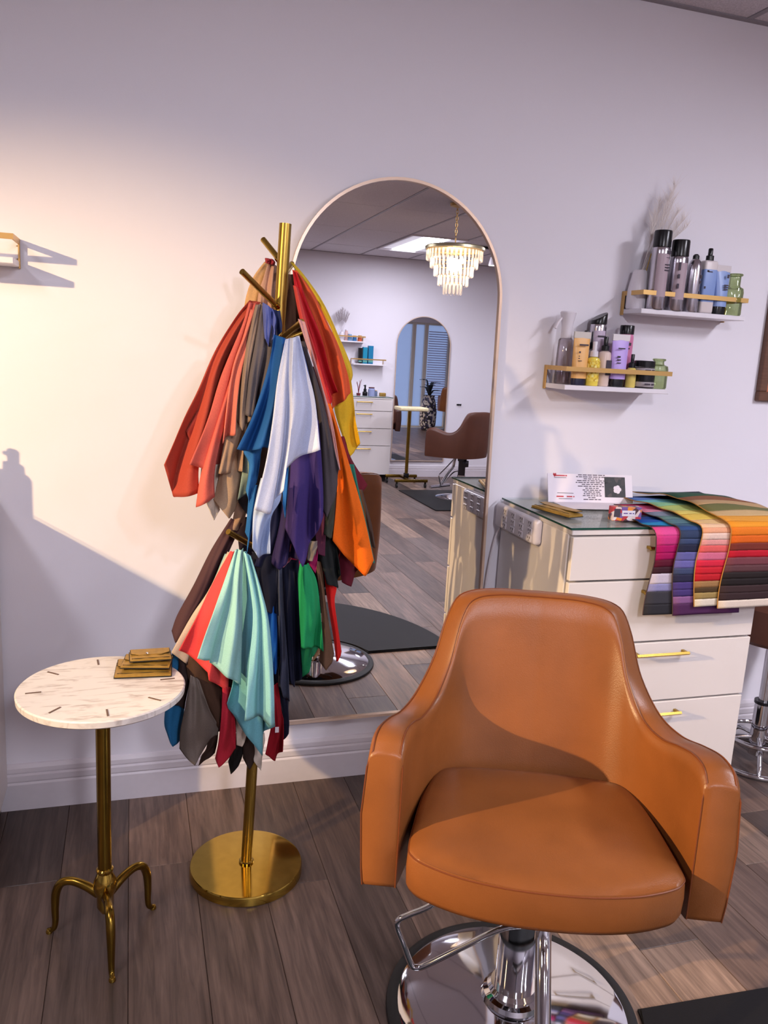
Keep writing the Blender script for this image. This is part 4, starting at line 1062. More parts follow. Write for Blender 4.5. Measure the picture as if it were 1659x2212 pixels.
drape('wide orange, brown and green striped drape on top of the fan', 1.748, 2.035, 0.024, 2.54, 0.034,
      D((90, (250, 164, 46)), (90, (246, 134, 36)), (80, (240, 112, 32)), (80, (128, 54, 44)), (75, (198, 24, 48)), (85, (124, 68, 78)), (75, (98, 62, 68)), (70, (38, 30, 32)), (75, (34, 27, 30)), (80, (62, 44, 47)), (80, (58, 40, 44)), (85, (236, 222, 210))),
      [(0.04, (250, 176, 70)), (0.04, (222, 190, 140)), (0.05, (124, 124, 76)), (0.05, (214, 176, 128)), (0.05, (160, 104, 70)), (0.06, (52, 96, 70)), (0.06, (36, 76, 58)), (0.06, (44, 84, 74)), (0.06, (34, 44, 60))], 0.028)

# ------------------------------------------------------------------ wall shelves
def wall_shelf(xa, xb, z, depth, label, y_wall=WALL_Y, side=1, tag_it=True):
    """board with a gold gallery rail; side = +1 hangs on the mirror wall, -1 on the opposite wall"""
    xc = (xa + xb) / 2
    root = empty('wall_shelf', (xc, y_wall, z), 0 if side > 0 else PI)
    W = xb - xa
    boxo('board', (0, -depth / 2, 0.008), (W, depth, 0.016), M['shelfwhite'], root, 0.0015, 1)
    rz, yy = 0.069, -depth - 0.004
    pts = [(-W / 2 - 0.002, -0.003), (-W / 2 - 0.002, -depth * 0.55), (-W / 2 + 0.03 * 0, yy), (W / 2 + 0.002, yy), (W / 2 + 0.002, -0.003)]
    bm = bmesh.new()
    h, t = 0.0075, 0.0022
    out = [Vector((x, y, 0)) for x, y in ((-W / 2 - 0.002, -0.002), (-W / 2 - 0.002, yy), (W / 2 + 0.002, yy), (W / 2 + 0.002, -0.002))]
    inn = [Vector((x, y, 0)) for x, y in ((-W / 2 + t, -0.002), (-W / 2 + t, yy + 2 * t), (W / 2 - t, yy + 2 * t), (W / 2 - t, -0.002))]
    rows = []
    for o_, i_ in zip(out, inn):
        rows.append([bm.verts.new((p.x, p.y, rz + dz)) for p, dz in ((o_, -h), (o_, h), (i_, h), (i_, -h))])
    for a, b in zip(rows, rows[1:]):
        for k in range(4): bm.faces.new((a[k], a[(k + 1) % 4], b[(k + 1) % 4], b[k]))
    bm.faces.new(rows[0]); bm.faces.new(rows[-1])
    add_obj('rail', bm, M['dullgold'], root)
    for s in (-1, 1):
        br = boxo('bracket', (s * (W / 2 + 0.0005), -0.010, 0.036), (0.004, 0.018, 0.080), M['dullgold'], root, 0.0008, 1)
        for zz in (0.02, 0.055): latheo('screw', [(0, 0), (0.004, 0), (0.003, 0.002), (0, 0.003)], M['brass'], br, 12, (s * W / 2 - s * 0.004, -0.010, zz))
    return tag(root, label, 'shelf', 'white wall shelves with gold rails')
LZ, UZ = 1.397, 1.662
wall_shelf(1.366, 1.770, LZ, 0.150, 'lower white wall shelf with gold rail, crowded with hair products')
wall_shelf(1.640, 2.062, UZ, 0.125, 'upper white wall shelf with gold rail and silver cans')
wall_shelf(-0.71, -0.297, 1.664, 0.135, 'white wall shelf with gold rail at the left edge')
wall_shelf(2.27, 2.68, 1.63, 0.13, 'upper shelf on the opposite wall, seen in the mirror', FAR_Y, -1)
wall_shelf(2.545, 2.95, 1.37, 0.13, 'lower shelf on the opposite wall, seen in the mirror', FAR_Y, -1)

# ------------------------------------------------------------------ bottles
def col(name, rgb, rough=0.35, **k): return material(name, rgb, rough, **k)
GB, GU = 'hair products on the lower shelf', 'hair products on the upper shelf'
def item(name, loc, label, cat, group=None, rz=0.0):
    return tag(empty(name, loc, rz), label, cat, group)
def lines(root, x0, y, rows, m=None, nm='printed_line'):
    """little rows of print on the front: (x, z, w, h)"""
    for x, z, w, h in rows: boxo(nm, (x0 + x, y, z), (w, 0.0008, h), m or M['print'], root)
def cosmetic_tube(loc, w, d, h, body, cap, caph, label, group, band=None, text=()):
    r = item('cosmetic_tube', loc, label, 'tube', group)
    bm = bmesh.new(); rings = []
    N, SEG = 10, 28
    for j in range(N + 1):
        t = j / N
        ww = w / 2 * (0.86 + 0.14 * t); dd = d / 2 * (1 - t ** 1.3 * 0.93)
        rings.append([bm.verts.new((ww * math.copysign(abs(math.cos(a)) ** 0.8, math.cos(a)), dd * math.sin(a), caph + (h - caph) * t)) for a in [2 * PI * i / SEG for i in range(SEG)]])
    for a, b in zip(rings, rings[1:]):
        for i in range(SEG): bm.faces.new((a[i], a[(i + 1) % SEG], b[(i + 1) % SEG], b[i]))
    bm.faces.new(rings[0]); bm.faces.new(rings[-1])
    add_obj('body', bm, body, r, smooth=True, angle=50)
    boxo('crimp', (0, 0, h - 0.008), (w * 1.0, d * 0.12 + 0.003, 0.022), band or body, r, 0.001, 1)
    latheo('cap', [(0, 0), (w * 0.40, 0), (w * 0.42, caph * 0.5), (w * 0.40, caph), (0, caph)], cap, r, 28, sy=d / w * 1.1)
    lines(r, 0, -d * 0.46 - 0.0005, text)
    return r
def can(loc, r0, h, cap_h, body, cap, label, group, label_col=None, name='spray_can', slant=False, text=()):
    r = item(name, loc, label, 'spray can', group)
    latheo('body', [(0, 0), (r0 * 0.94, 0), (r0, 0.004), (r0, h - cap_h - 0.012), (r0 * 0.96, h - cap_h - 0.004), (r0 * 0.9, h - cap_h), (0, h - cap_h)], body, r, 36)
    if label_col:
        bm = bmesh.new()
        NA = 14
        g = [[bm.verts.new(((r0 + 0.0006) * math.sin(-0.95 + 1.5 * i / NA), -(r0 + 0.0006) * math.cos(-0.95 + 1.5 * i / NA), z)) for i in range(NA + 1)] for z in (h * 0.16, h - cap_h - 0.022)]
        for i in range(NA): bm.faces.new((g[0][i], g[0][i + 1], g[1][i + 1], g[1][i]))
        lb = add_obj('printed_label', bm, label_col, r, smooth=True)
    cp = [(0, 0), (r0 * 0.985, 0), (r0 * 0.985, cap_h * 0.9), (r0 * 0.93, cap_h), (0, cap_h)]
    c = latheo('cap', cp, cap, r, 36, (0, 0, h - cap_h + 0.0005))
    if slant:
        for v in c.data.vertices:
            if v.co.z > h - cap_h * 0.5: v.co.z += v.co.x * 0.55 * 1.0 - 0.004
    lines(r, 0, -r0 - 0.0012, text)
    return r
def pump(loc, r0, h, body, pumpm, label, group, ph=0.045, cat='bottle', name='pump_bottle', neck=0.35, square=False, nozzle=True, text=(), label_col=None):
    r = item(name, loc, label, cat, group)
    bh = h - ph
    latheo('body', [(0, 0), (r0 * 0.92, 0), (r0, 0.004), (r0, bh - 0.014), (r0 * 0.88, bh - 0.006), (r0 * neck * 1.3, bh), (0, bh)], body, r, 4 if False else 36)
    p = latheo('pump', [(0, bh), (r0 * 0.62, bh), (r0 * 0.60, bh + ph * 0.34), (r0 * 0.34, bh + ph * 0.42), (r0 * 0.36, bh + ph * 0.94), (r0 * 0.30, bh + ph), (0, bh + ph)], pumpm, r, 28)
    if nozzle: boxo('nozzle', (-r0 * 0.42, 0, bh + ph * 0.86), (r0 * 0.55, r0 * 0.3, ph * 0.14), pumpm, p, 0.001, 1)
    if label_col: latheo('printed_label', [(r0 + 0.0005, bh * 0.16), (r0 + 0.0007, bh * 0.2), (r0 + 0.0007, bh * 0.82), (r0 + 0.0005, bh * 0.86)], label_col, r, 36)
    lines(r, 0, -r0 - 0.0012, text)
    return r
T1 = LZ + 0.0165; T2 = UZ + 0.0165
# lower shelf
sp = item('spray_bottle', (1.404, 2.520, T1), 'tall clear spray bottle with a white trigger head, leftmost product', 'spray bottle', GB)
latheo('bottle', [(0, 0), (0.026, 0), (0.028, 0.004), (0.0265, 0.10), (0.0245, 0.145), (0.020, 0.152), (0, 0.152)], M['greyglass'], sp, 36)
latheo('liquid', [(0, 0.003), (0.024, 0.003), (0.024, 0.04), (0, 0.04)], M['greyglass'], sp, 28)
hd = latheo('spray_head', [(0, 0), (0.019, 0), (0.0185, 0.03), (0.021, 0.055), (0.026, 0.078), (0.027, 0.086), (0.024, 0.090), (0, 0.090)], M['ceramic'], sp, 32, (0, 0, 0.150))
tubeo('trigger', smooth_path([(-0.018, 0, 0.222), (-0.034, -0.004, 0.206), (-0.047, -0.006, 0.182)], 5), 0.0045, M['ceramic'], hd, 8)
cosmetic_tube((1.434, 2.466, T1), 0.062, 0.036, 0.172, col('amber tube', (240, 184, 112)), col('navy cap', (28, 28, 56)), 0.022, 'amber cosmetic tube with a navy cap', GB, col('clear crimp', (214, 206, 198)), ((0, 0.132, 0.034, 0.005), (-0.013, 0.108, 0.006, 0.006), (-0.014, 0.095, 0.004, 0.003), (-0.014, 0.088, 0.005, 0.003), (-0.010, 0.080, 0.014, 0.002)))
pump((1.486, 2.530, T1), 0.022, 0.182, col('cream bottle', (226, 214, 208)), M['blackplastic'], 'cream bottle with a tall black pump behind the yellow one', GB, 0.06)
pump((1.483, 2.462, T1), 0.0215, 0.146, col('lemon yellow bottle', (244, 220, 92), 0.15), M['ceramic'], 'lemon yellow bottle with a white pump', GB, 0.05, nozzle=False, label_col=mosaic_material('yellow flower print', [(250, 226, 100), (240, 206, 60), (252, 238, 150), (214, 176, 50)], 160))
can((1.532, 2.535, T1), 0.028, 0.236, 0.030, M['silver'], M['blackplastic'], 'silver can with a slanted black cap and lilac label', GB, col('lilac foil label', (206, 190, 210), 0.3), slant=True, text=((0, 0.165, 0.03, 0.006),))
pump((1.528, 2.470, T1), 0.0215, 0.164, col('blush bottle', (226, 202, 190)), M['blackplastic'], 'blush pink bottle with a black pump and printed panel', GB, 0.046, nozzle=False, text=((0.006, 0.062, 0.020, 0.05),))
cosmetic_tube((1.582, 2.466, T1), 0.066, 0.038, 0.172, col('lilac tube', (196, 168, 240)), M['blackplastic'], 0.026, 'lilac cosmetic tube with a black cap', GB, col('white crimp', (232, 226, 228)), ((-0.004, 0.128, 0.026, 0.004), (-0.012, 0.10, 0.012, 0.006), (-0.011, 0.09, 0.015, 0.004), (-0.010, 0.08, 0.016, 0.003)))
can((1.640, 2.525, T1), 0.0245, 0.208, 0.030, col('pink mousse can', (214, 128, 168), 0.3), M['blackplastic'], 'pink can with a black cap', GB, None, text=((-0.006, 0.145, 0.022, 0.010), (-0.006, 0.130, 0.014, 0.004)))
pump((1.633, 2.462, T1), 0.0175, 0.112, col('golden serum', (226, 204, 110), 0.15), M['blackplastic'], 'small golden serum bottle with a black dropper', GB, 0.046, nozzle=False, neck=0.5)
def jar(loc, label):
    r = item('jar', loc, label, 'jar', 'stacked black jars')
    latheo('pot', [(0, 0), (0.033, 0), (0.035, 0.003), (0.035, 0.024), (0, 0.024)], col('dark jar', (58, 54, 58), 0.2), r, 36)
    latheo('lid', [(0, 0.0245), (0.0355, 0.0245), (0.0355, 0.044), (0.033, 0.046), (0, 0.046)], M['blackplastic'], r, 36)
    latheo('printed_label', [(0.0353, 0.005), (0.0356, 0.006), (0.0356, 0.020), (0.0353, 0.021)], col('jar label', (176, 168, 172)), r, 36)
    lines(r, 0, -0.0362, ((-0.008, 0.014, 0.022, 0.006), (0.012, 0.014, 0.010, 0.006)))
jar((1.686, 2.462, T1), 'black lidded jar on the shelf, lower of two stacked')
jar((1.684, 2.464, T1 + 0.0465), 'black lidded jar, upper of two stacked')
def green_vase(loc, r0, h, neck_r, neck_h, label):
    r = item('glass_vase', loc, label, 'vase', 'green glass vases')
    b = h - neck_h
    latheo('body', [(0, 0), (r0 * 0.9, 0), (r0 * 0.98, 0.005), (r0 * 0.97, b * 0.4), (r0, b * 0.82), (r0 * 0.92, b * 0.96), (neck_r * 1.1, b + 0.002), (neck_r, b + 0.006), (neck_r, h - 0.008)], M['greenglass'], r, 40)
    latheo('lip', [(neck_r * 0.75, h - 0.008), (neck_r * 1.2, h - 0.008), (neck_r * 1.35, h - 0.003), (neck_r * 1.2, h), (neck_r * 0.75, h)], M['greenglass'], r, 32)
green_vase((1.742, 2.466, T1), 0.0335, 0.102, 0.017, 0.022, 'squat green glass vase at the right end of the lower shelf')
pump((-0.53, 2.38, GLASS_Z), 0.032, 0.245, M['ceramic'], M['blackplastic'], 'unseen white pump bottle added for its shadow, left of the marble table', None, 0.06)  # out of view, added to cast a soft shadow on the wall
# upper shelf
wv = item('plume_vase', (1.672, 2.535, T2), 'white vase with pale pampas plumes behind the tallest can', 'vase', GU)
latheo('vase', [(0, 0), (0.034, 0), (0.037, 0.006), (0.036, 0.06), (0.026, 0.116), (0.022, 0.130), (0.018, 0.130), (0.018, 0.10)], M['ceramic'], wv, 36)
prnd = random.Random(3)
for k in range(9):
    bm = bmesh.new()
    a = -0.25 + 0.085 * k
    tip = Vector((0.02 + 0.20 * math.sin(a) + 0.05, prnd.uniform(-0.02, 0.015), 0.40 - 0.03 * abs(k - 4) + prnd.uniform(-0.01, 0.02)))
    base = Vector((0, 0, 0.11))
    path = smooth_path([base, base.lerp(tip, 0.5) + Vector((0.012, 0, 0.02)), tip], 10)
    tube(bm, path, [0.0008] * len(path), 5)
    for i in range(10, len(path)):
        for q in range(11):
            d = Vector((prnd.uniform(-1, 1), prnd.uniform(-1, 1), prnd.uniform(0.9, 2.2))).normalized()
            p = path[i]; L = prnd.uniform(0.03, 0.065)
            w = d.cross(Vector((0.3, 1, 0.1))).normalized() * 0.0005
            bm.faces.new([bm.verts.new(v) for v in (p - w, p + w, p + d * L)])
    pl = add_obj('pampas_plume', bm, M['pampas'], wv)
tubeo('gold_stem', [(0.006, -0.014, 0.09), (0.018, -0.026, 0.185)], 0.0016, M['brass'], wv, 8)
ml = col('mauve label', (178, 158, 168), 0.4)
can((1.706, 2.476, T2), 0.030, 0.256, 0.053, M['silver'], M['blackplastic'], 'tallest silver spray can with a glossy black cap', GU, ml, text=((0.010, 0.185, 0.016, 0.010), (0.010, 0.168, 0.018, 0.0014), (0.008, 0.145, 0.018, 0.004), (0.008, 0.136, 0.018, 0.004), (0.008, 0.127, 0.018, 0.004)))
can((1.780, 2.476, T2), 0.030, 0.232, 0.053, M['silver'], M['blackplastic'], 'second silver spray can with a glossy black cap', GU, ml, text=((-0.016, 0.145, 0.008, 0.026), (-0.016, 0.112, 0.008, 0.014), (-0.016, 0.08, 0.008, 0.016)))
slim = item('mousse_bottle', (1.847, 2.478, T2), 'slim silver bottle with a domed shoulder and small black tip', 'bottle', GU)
latheo('body', [(0, 0), (0.024, 0), (0.0255, 0.004), (0.0255, 0.135), (0.0235, 0.155), (0.017, 0.170), (0.012, 0.176), (0, 0.176)], M['silver'], slim, 36)
latheo('nozzle', [(0, 0.1765), (0.011, 0.1765), (0.0105, 0.188), (0.006, 0.193), (0, 0.193)], M['blackplastic'], slim, 20)
lines(slim, 0.012, -0.0245, ((0, 0.118, 0.006, 0.012), (0, 0.10, 0.005, 0.010), (0, 0.065, 0.006, 0.010)))
bl = item('spray_bottle', (1.903, 2.478, T2), 'light blue spray bottle with a black nozzle', 'spray bottle', GU)
bm = bmesh.new(); box(bm, (0, 0, 0.088), (0.054, 0.036, 0.176), 0.008, 3); add_obj('bottle', bm, col('soft white bottle', (222, 212, 212)), bl, smooth=True, angle=40)
boxo('printed_label', (0, -0.0005, 0.092), (0.0545, 0.036, 0.120), col('sky blue label', (134, 160, 216), 0.4), bl, 0.008, 3)
latheo('nozzle', [(0, 0.1765), (0.0135, 0.1765), (0.013, 0.192), (0.008, 0.195), (0.008, 0.214), (0.006, 0.217), (0, 0.217)], M['blackplastic'], bl, 24)
lines(bl, -0.006, -0.019, ((0, 0.138, 0.02, 0.0035), (-0.008, 0.14, 0.008, 0.006), (-0.014, 0.085, 0.006, 0.008)))
cosmetic_tube((1.962, 2.474, T2), 0.058, 0.036, 0.162, col('powder blue tube', (140, 164, 216)), M['blackplastic'], 0.026, 'powder blue cosmetic tube with a black cap', GU, col('grey crimp', (214, 206, 208)), ((0.010, 0.128, 0.008, 0.012), (0.006, 0.098, 0.018, 0.004), (0.006, 0.091, 0.018, 0.004), (0.006, 0.084, 0.016, 0.004), (-0.004, 0.055, 0.014, 0.005)))
green_vase((2.022, 2.482, T2), 0.0335, 0.142, 0.019, 0.046, 'taller green glass bottle vase at the right end of the upper shelf')

# ------------------------------------------------------------------ picture at the right edge
pic = empty('framed_picture', (2.71, WALL_Y - 0.012, 1.382))
for c, s in (((0, 0, 0.0175), (0.90, 0.024, 0.035)), ((0, 0, 0.6825), (0.90, 0.024, 0.035))): boxo('frame_rail', c, s, M['frame'], pic, 0.003, 1)
for sx in (-1, 1): boxo('frame_rail', (sx * 0.4325, 0, 0.35), (0.035, 0.024, 0.63), M['frame'], pic, 0.003, 1)
boxo('canvas', (0, 0.004, 0.35), (0.83, 0.008, 0.63), M['canvas'], pic)
tag(pic, 'brown framed picture cut off by the right edge', 'picture')

# ------------------------------------------------------------------ stool behind the cabinet
st = empty('salon_stool', (2.325, 2.372, 0.0))
latheo('seat', [(0, 0.505), (0.16, 0.505), (0.175, 0.520), (0.180, 0.57), (0.176, 0.64), (0.155, 0.665), (0.10, 0.675), (0, 0.678)], M['brownleather'], st, 48)
latheo('seat_plate', [(0, 0.49), (0.08, 0.49), (0.08, 0.504), (0, 0.504)], M['darkchrome'], st, 32)
latheo('gas_column', [(0, 0.20), (0.019, 0.20), (0.019, 0.495), (0, 0.495)], M['chrome'], st, 32)
latheo('outer_column', [(0, 0.03), (0.030, 0.03), (0.030, 0.245), (0.026, 0.247), (0, 0.247)], M['chrome'], st, 32)
latheo('column_ring', [(0.0305, 0.238), (0.033, 0.238), (0.033, 0.25), (0.0305, 0.25)], M['blackplastic'], st, 32)
NR = 48
for nm, z, r in (('foot_ring', 0.012, 0.175), ('upper_ring', 0.105, 0.125)):
    tubeo(nm, [(r * math.cos(2 * PI * i / NR), r * math.sin(2 * PI * i / NR), z) for i in range(NR)], 0.0095, M['chrome'], st, 12, closed=True)
for k in range(5):
    a = 2 * PI * k / 5 + 0.3
    c, s = math.cos(a), math.sin(a)
    tubeo('spoke', smooth_path([(0.02 * c, 0.02 * s, 0.10), (0.10 * c, 0.10 * s, 0.09), (0.15 * c, 0.15 * s, 0.05), (0.175 * c, 0.175 * s, 0.012)], 6), 0.009, M['chrome'], st, 10)
tag(st, 'round brown leather stool with chrome rings behind the cabinet', 'stool')

# ------------------------------------------------------------------ the far side of the room, seen in the mirror
styling_chair((3.42, -3.02, 0.0), math.radians(-28), 'dark brown salon chair with its back turned, seen in the mirror', M['brownleather'], M['brownpiping'])
fm = boxo('floor_mat', (3.40, -2.92, 0.0065), (1.04, 1.20, 0.012), M['mat'], None, 0.005, 2)
tag(fm, 'black rectangular floor mat by the opposite wall, seen in the mirror', 'mat')
styling_chair((6.25, 1.25, 0.0), math.radians(150), 'second tan salon chair near the shop window', M['leather'], M['piping'])

# rolling side table
rt = empty('rolling_table', (3.10, -3.93, 0))
boxo('table_top', (0.0, 0.05, 0.905), (0.34, 0.26, 0.042), material('cream stone', (236, 222, 178), 0.4, noise=(40, 0.08, (1, 1, 1))), rt, 0.012, 3)
tubeo('post', [(0, 0, 0.09), (0, 0, 0.886)], 0.020, M['darkbrass'], rt, 20)
boxo('post_foot', (0, 0, 0.115), (0.055, 0.055, 0.06), M['blackplastic'], rt, 0.006)
boxo('base_bar', (0, 0.0, 0.082), (0.05, 0.38, 0.03), M['darkbrass'], rt, 0.005)
for s in (-1, 1):
    b = boxo('cross_bar', (0, s * 0.19, 0.082), (0.40, 0.04, 0.034), M['darkbrass'], rt, 0.005)
    for q in (-1, 1):
        cst = boxo('caster_fork', (q * 0.175, s * 0.19, 0.056), (0.018, 0.026, 0.026), M['blackplastic'], rt, 0.003)
        tubeo('caster_wheel', [(q * 0.175 - 0.009, s * 0.19, 0.0235), (q * 0.175 + 0.009, s * 0.19, 0.0235)], 0.0235, M['rubber'], cst, 20, up=(0, 0, 1))
tag(rt, 'brass rolling side table with a pale top, seen in the mirror', 'side table')

# products on the opposite shelves and cabinet
FZ = 1.37 + 0.0165; FU = 1.63 + 0.0165; FC = GLASS_Z
GF = 'products on the opposite wall'
teal = col('teal carton', (22, 140, 176), 0.4)
def carton(x, z, w, h, m, label):
    r = item('carton', (x, FAR_Y + 0.075, z), label, 'box', GF)
    boxo('box', (0, 0, h / 2), (w, 0.05, h), m, r, 0.002, 1)
    boxo('top_flap', (0, 0, h + 0.001), (w * 0.98, 0.049, 0.002), M['paper'], r)
    boxo('printed_band', (0, 0.0255, h * 0.14), (w * 0.96, 0.001, h * 0.10), col('mint print', (120, 196, 180), 0.5), r)
carton(2.635, FZ, 0.040, 0.185, M['blackplastic'], 'black carton left of the teal cartons on the mirrored shelf')
carton(2.695, FZ, 0.056, 0.195, teal, 'teal carton beside the black one on the mirrored shelf')
carton(2.765, FZ, 0.062, 0.215, col('deep teal carton', (16, 122, 168), 0.4), 'tallest teal carton on the mirrored shelf')
fv = item('plume_vase', (2.40, FAR_Y + 0.07, FU), 'white vase with grey plumes on the mirrored upper shelf', 'vase', GF)
latheo('vase', [(0, 0), (0.03, 0), (0.034, 0.05), (0.02, 0.10), (0.015, 0.10)], M['ceramic'], fv, 28)
for k in range(7):
    bm = bmesh.new(); a = -0.35 + 0.12 * k
    tip = Vector((0.22 * math.sin(a), 0.01 * (k % 3 - 1), 0.36 - 0.02 * abs(k - 3)))
    path = smooth_path([(0, 0, 0.08), tip * 0.55 + Vector((0, 0, 0.04)), tip], 8)
    tube(bm, path, 0.0008, 5)
    for p in path[8:]:
        for q in range(14):
            d = Vector((prnd.uniform(-1, 1), prnd.uniform(-1, 1), prnd.uniform(0.9, 2.2))).normalized()
            w = d.cross(Vector((0.3, 1, 0.1))).normalized() * 0.0009
            bm.faces.new([bm.verts.new(v) for v in (p - w, p + w, p + d * 0.04)])
    add_obj('plume', bm, material('grey plume', (176, 164, 168), 0.9), fv)
def glass_jar(x, z, r0, h, m, label, lidm=None, y=FAR_Y + 0.075):
    r = item('glass_jar', (x, y, z), label, 'jar', GF)
    latheo('jar', [(0, 0), (r0, 0), (r0 * 1.02, 0.004), (r0, h * 0.75), (r0 * 0.8, h * 0.84), (r0 * 0.8, h * 0.9), (0, h * 0.9)], m, r, 24)
    latheo('lid', [(0, h * 0.9), (r0 * 0.86, h * 0.9), (r0 * 0.84, h), (0, h)], lidm or M['dullgold'], r, 24)
glass_jar(2.50, FU, 0.028, 0.085, col('pale blue jar', (120, 160, 200), 0.2), 'pale blue jar on the mirrored upper shelf', M['ceramic'])
glass_jar(2.56, FU, 0.024, 0.065, col('sea blue jar', (70, 130, 186), 0.2), 'sea blue jar on the mirrored upper shelf')
glass_jar(2.625, FU, 0.026, 0.070, col('coral jar', (220, 110, 70), 0.25), 'coral orange jar on the mirrored upper shelf')
glass_jar(2.455, FU, 0.020, 0.13, col('rose bottle', (216, 176, 170), 0.2), 'rose bottle on the mirrored upper shelf', M['ceramic'])
YC = FAR_Y + 0.27
pump((2.665, YC, FC), 0.030, 0.130, M['blackplastic'], M['blackplastic'], 'square black pump bottle on the mirrored cabinet', GF, 0.075)
glass_jar(2.745, FC, 0.042, 0.105, col('blue white pot', (150, 160, 200), 0.3), 'blue and white pot with a dark lid on the mirrored cabinet', col('wine lid', (86, 30, 40), 0.4), YC)
glass_jar(2.800, FC, 0.020, 0.070, col('slate bottle', (96, 110, 140), 0.25), 'slate blue bottle on the mirrored cabinet', None, YC)
tin = item('gold_tin', (2.885, YC, FC), 'small gold lattice tin on the mirrored cabinet', 'box', GF)
boxo('tin', (0, 0, 0.022), (0.075, 0.05, 0.044), M['goldleather'], tin, 0.006, 2)
for k in range(4): boxo('lattice_bar', (-0.027 + 0.018 * k, 0.0255, 0.022), (0.004, 0.002, 0.036), M['blackedge'], tin)
orn = item('twig_ornament', (2.585, YC, FC), 'dark red twig ornament on the mirrored cabinet', 'ornament', GF)
latheo('pot', [(0, 0), (0.022, 0), (0.026, 0.03), (0, 0.03)], col('wine pot', (110, 40, 50), 0.4), orn, 20)
for k in range(5):
    a = k * 1.3
    tubeo('twig', smooth_path([(0, 0, 0.02), (0.012 * math.cos(a), 0.012 * math.sin(a), 0.10), (0.03 * math.cos(a), 0.02 * math.sin(a), 0.19 - 0.012 * k)], 4), 0.003, col('wine twig', (120, 36, 46), 0.6), orn, 6)
hk = item('wall_hook', (3.99, FAR_Y + 0.001, 0.93), 'small black double hook on the opposite wall', 'hook')
boxo('hook_plate', (0, 0.003, 0), (0.06, 0.006, 0.018), M['blackplastic'], hk, 0.002)
for s in (-1, 1): tubeo('hook', smooth_path([(s * 0.018, 0.004, 0), (s * 0.018, 0.028, -0.010), (s * 0.018, 0.036, 0.012)], 4), 0.004, M['blackplastic'], hk, 8)

# tall patterned floor vase with dark foliage by the window
pv = item('floor_vase', (6.02, 2.05, 0), 'tall patterned floor vase with dark leaves by the shop window', 'vase')
latheo('vase', [(0, 0), (0.12, 0), (0.17, 0.12), (0.18, 0.40), (0.14, 0.62), (0.11, 0.70), (0.125, 0.74), (0.10, 0.74)], mosaic_material('black and cream print', [(40, 36, 46), (196, 186, 176), (60, 56, 90), (214, 206, 196), (30, 28, 34)], 26), pv, 36)
for k in range(14):
    a = k * 2.4; R = 0.12 + 0.03 * (k % 4); h = 0.86 + 0.05 * (k % 5)
    d = Vector((math.cos(a), math.sin(a), 0))
    tip = d * R * 1.5 + Vector((0, 0, h))
    pts = smooth_path([Vector((0, 0, 0.70)), d * R * 0.6 + Vector((0, 0, h - 0.02)), tip], 8)
    sd = d.cross(Vector((0, 0, 1)))
    bm = bmesh.new(); prev = None
    for i, p in enumerate(pts):
        w = 0.03 * math.sin(PI * min(1, i / (len(pts) - 1) * 0.95 + 0.03))
        row = [bm.verts.new(p - sd * w), bm.verts.new(p + Vector((0, 0, -0.008))), bm.verts.new(p + sd * w)]
        if prev:
            for q in range(2): bm.faces.new((prev[q], prev[q + 1], row[q + 1], row[q]))
        prev = row
    lf = add_obj('leaf', bm, col('black green leaf', (34, 40, 44), 0.4), pv, smooth=True)
    md = lf.modifiers.new('leaf thickness', 'SOLIDIFY'); md.thickness = 0.002

# ------------------------------------------------------------------ chandelier
CHX, CHY = 2.39, -1.0
cl = empty('chandelier', (CHX, CHY, 0))
latheo('ceiling_rose', [(0, CEIL), (0.06, CEIL), (0.055, CEIL - 0.02), (0.012, CEIL - 0.03), (0, CEIL - 0.03)], M['dullgold'], cl, 32)
for k in range(9):
    z = CEIL - 0.035 - k * 0.024
    pts = [(0.009 * math.cos(t) * (1 if k % 2 else 0), 0.009 * math.cos(t) * (0 if k % 2 else 1), z + 0.016 * math.sin(t)) for t in [2 * PI * i / 14 for i in range(14)]]
    tubeo('chain_link', pts, 0.0024, M['dullgold'], cl, 6, closed=True)
tubeo('stem', [(0, 0, CEIL - 0.25), (0, 0, 2.335)], 0.005, M['dullgold'], cl, 12)
latheo('top_plate', [(0, 2.352), (0.06, 2.352), (0.07, 2.344), (0.222, 2.338), (0.232, 2.330), (0.232, 2.312), (0.222, 2.308), (0.222, 2.318), (0, 2.322)], material('aged silver gilt', (170, 160, 130), 0.35, 0.8), cl, 64)
DR = [(0.215, 40, 2.306, 0.080), (0.182, 34, 2.252, 0.080), (0.150, 28, 2.190, 0.080), (0.115, 22, 2.120, 0.080), (0.070, 14, 2.060, 0.085)]
def drop_mesh(h):
    bm = bmesh.new()
    lathe(bm, [(0, 0), (0.009, -0.006), (0.0105, -h + 0.016), (0.007, -h + 0.004), (0, -h)], 6, sy=0.6)
    me = bpy.data.meshes.new('crystal_drop'); bmesh.ops.recalc_face_normals(bm, faces=bm.faces[:]); bm.to_mesh(me); bm.free(); me.materials.append(M['crystal'])
    return me
for r, n, z, h in DR:
    me = drop_mesh(h)
    tubeo('tier_ring', [(r * math.cos(2 * PI * i / 40), r * math.sin(2 * PI * i / 40), z + 0.002) for i in range(40)], 0.0025, M['dullgold'], cl, 6, closed=True)
    for i in range(n):
        a = 2 * PI * i / n
        o = bpy.data.objects.new('crystal_drop', me); COL.objects.link(o); o.parent = cl
        o.location = (r * math.cos(a), r * math.sin(a), z); o.rotation_euler = (0, 0, a + PI / 2)
for k in range(3):
    a = 2 * PI * k / 3 + 0.4
    latheo('bulb', [(0, -0.028), (0.012, -0.024), (0.018, -0.008), (0.016, 0.010), (0.008, 0.030), (0, 0.036)], glow('warm white bulb', (255, 226, 180), 60.0), cl, 16, (0.055 * math.cos(a), 0.055 * math.sin(a), 2.235 - 0.05 * (k == 1)))
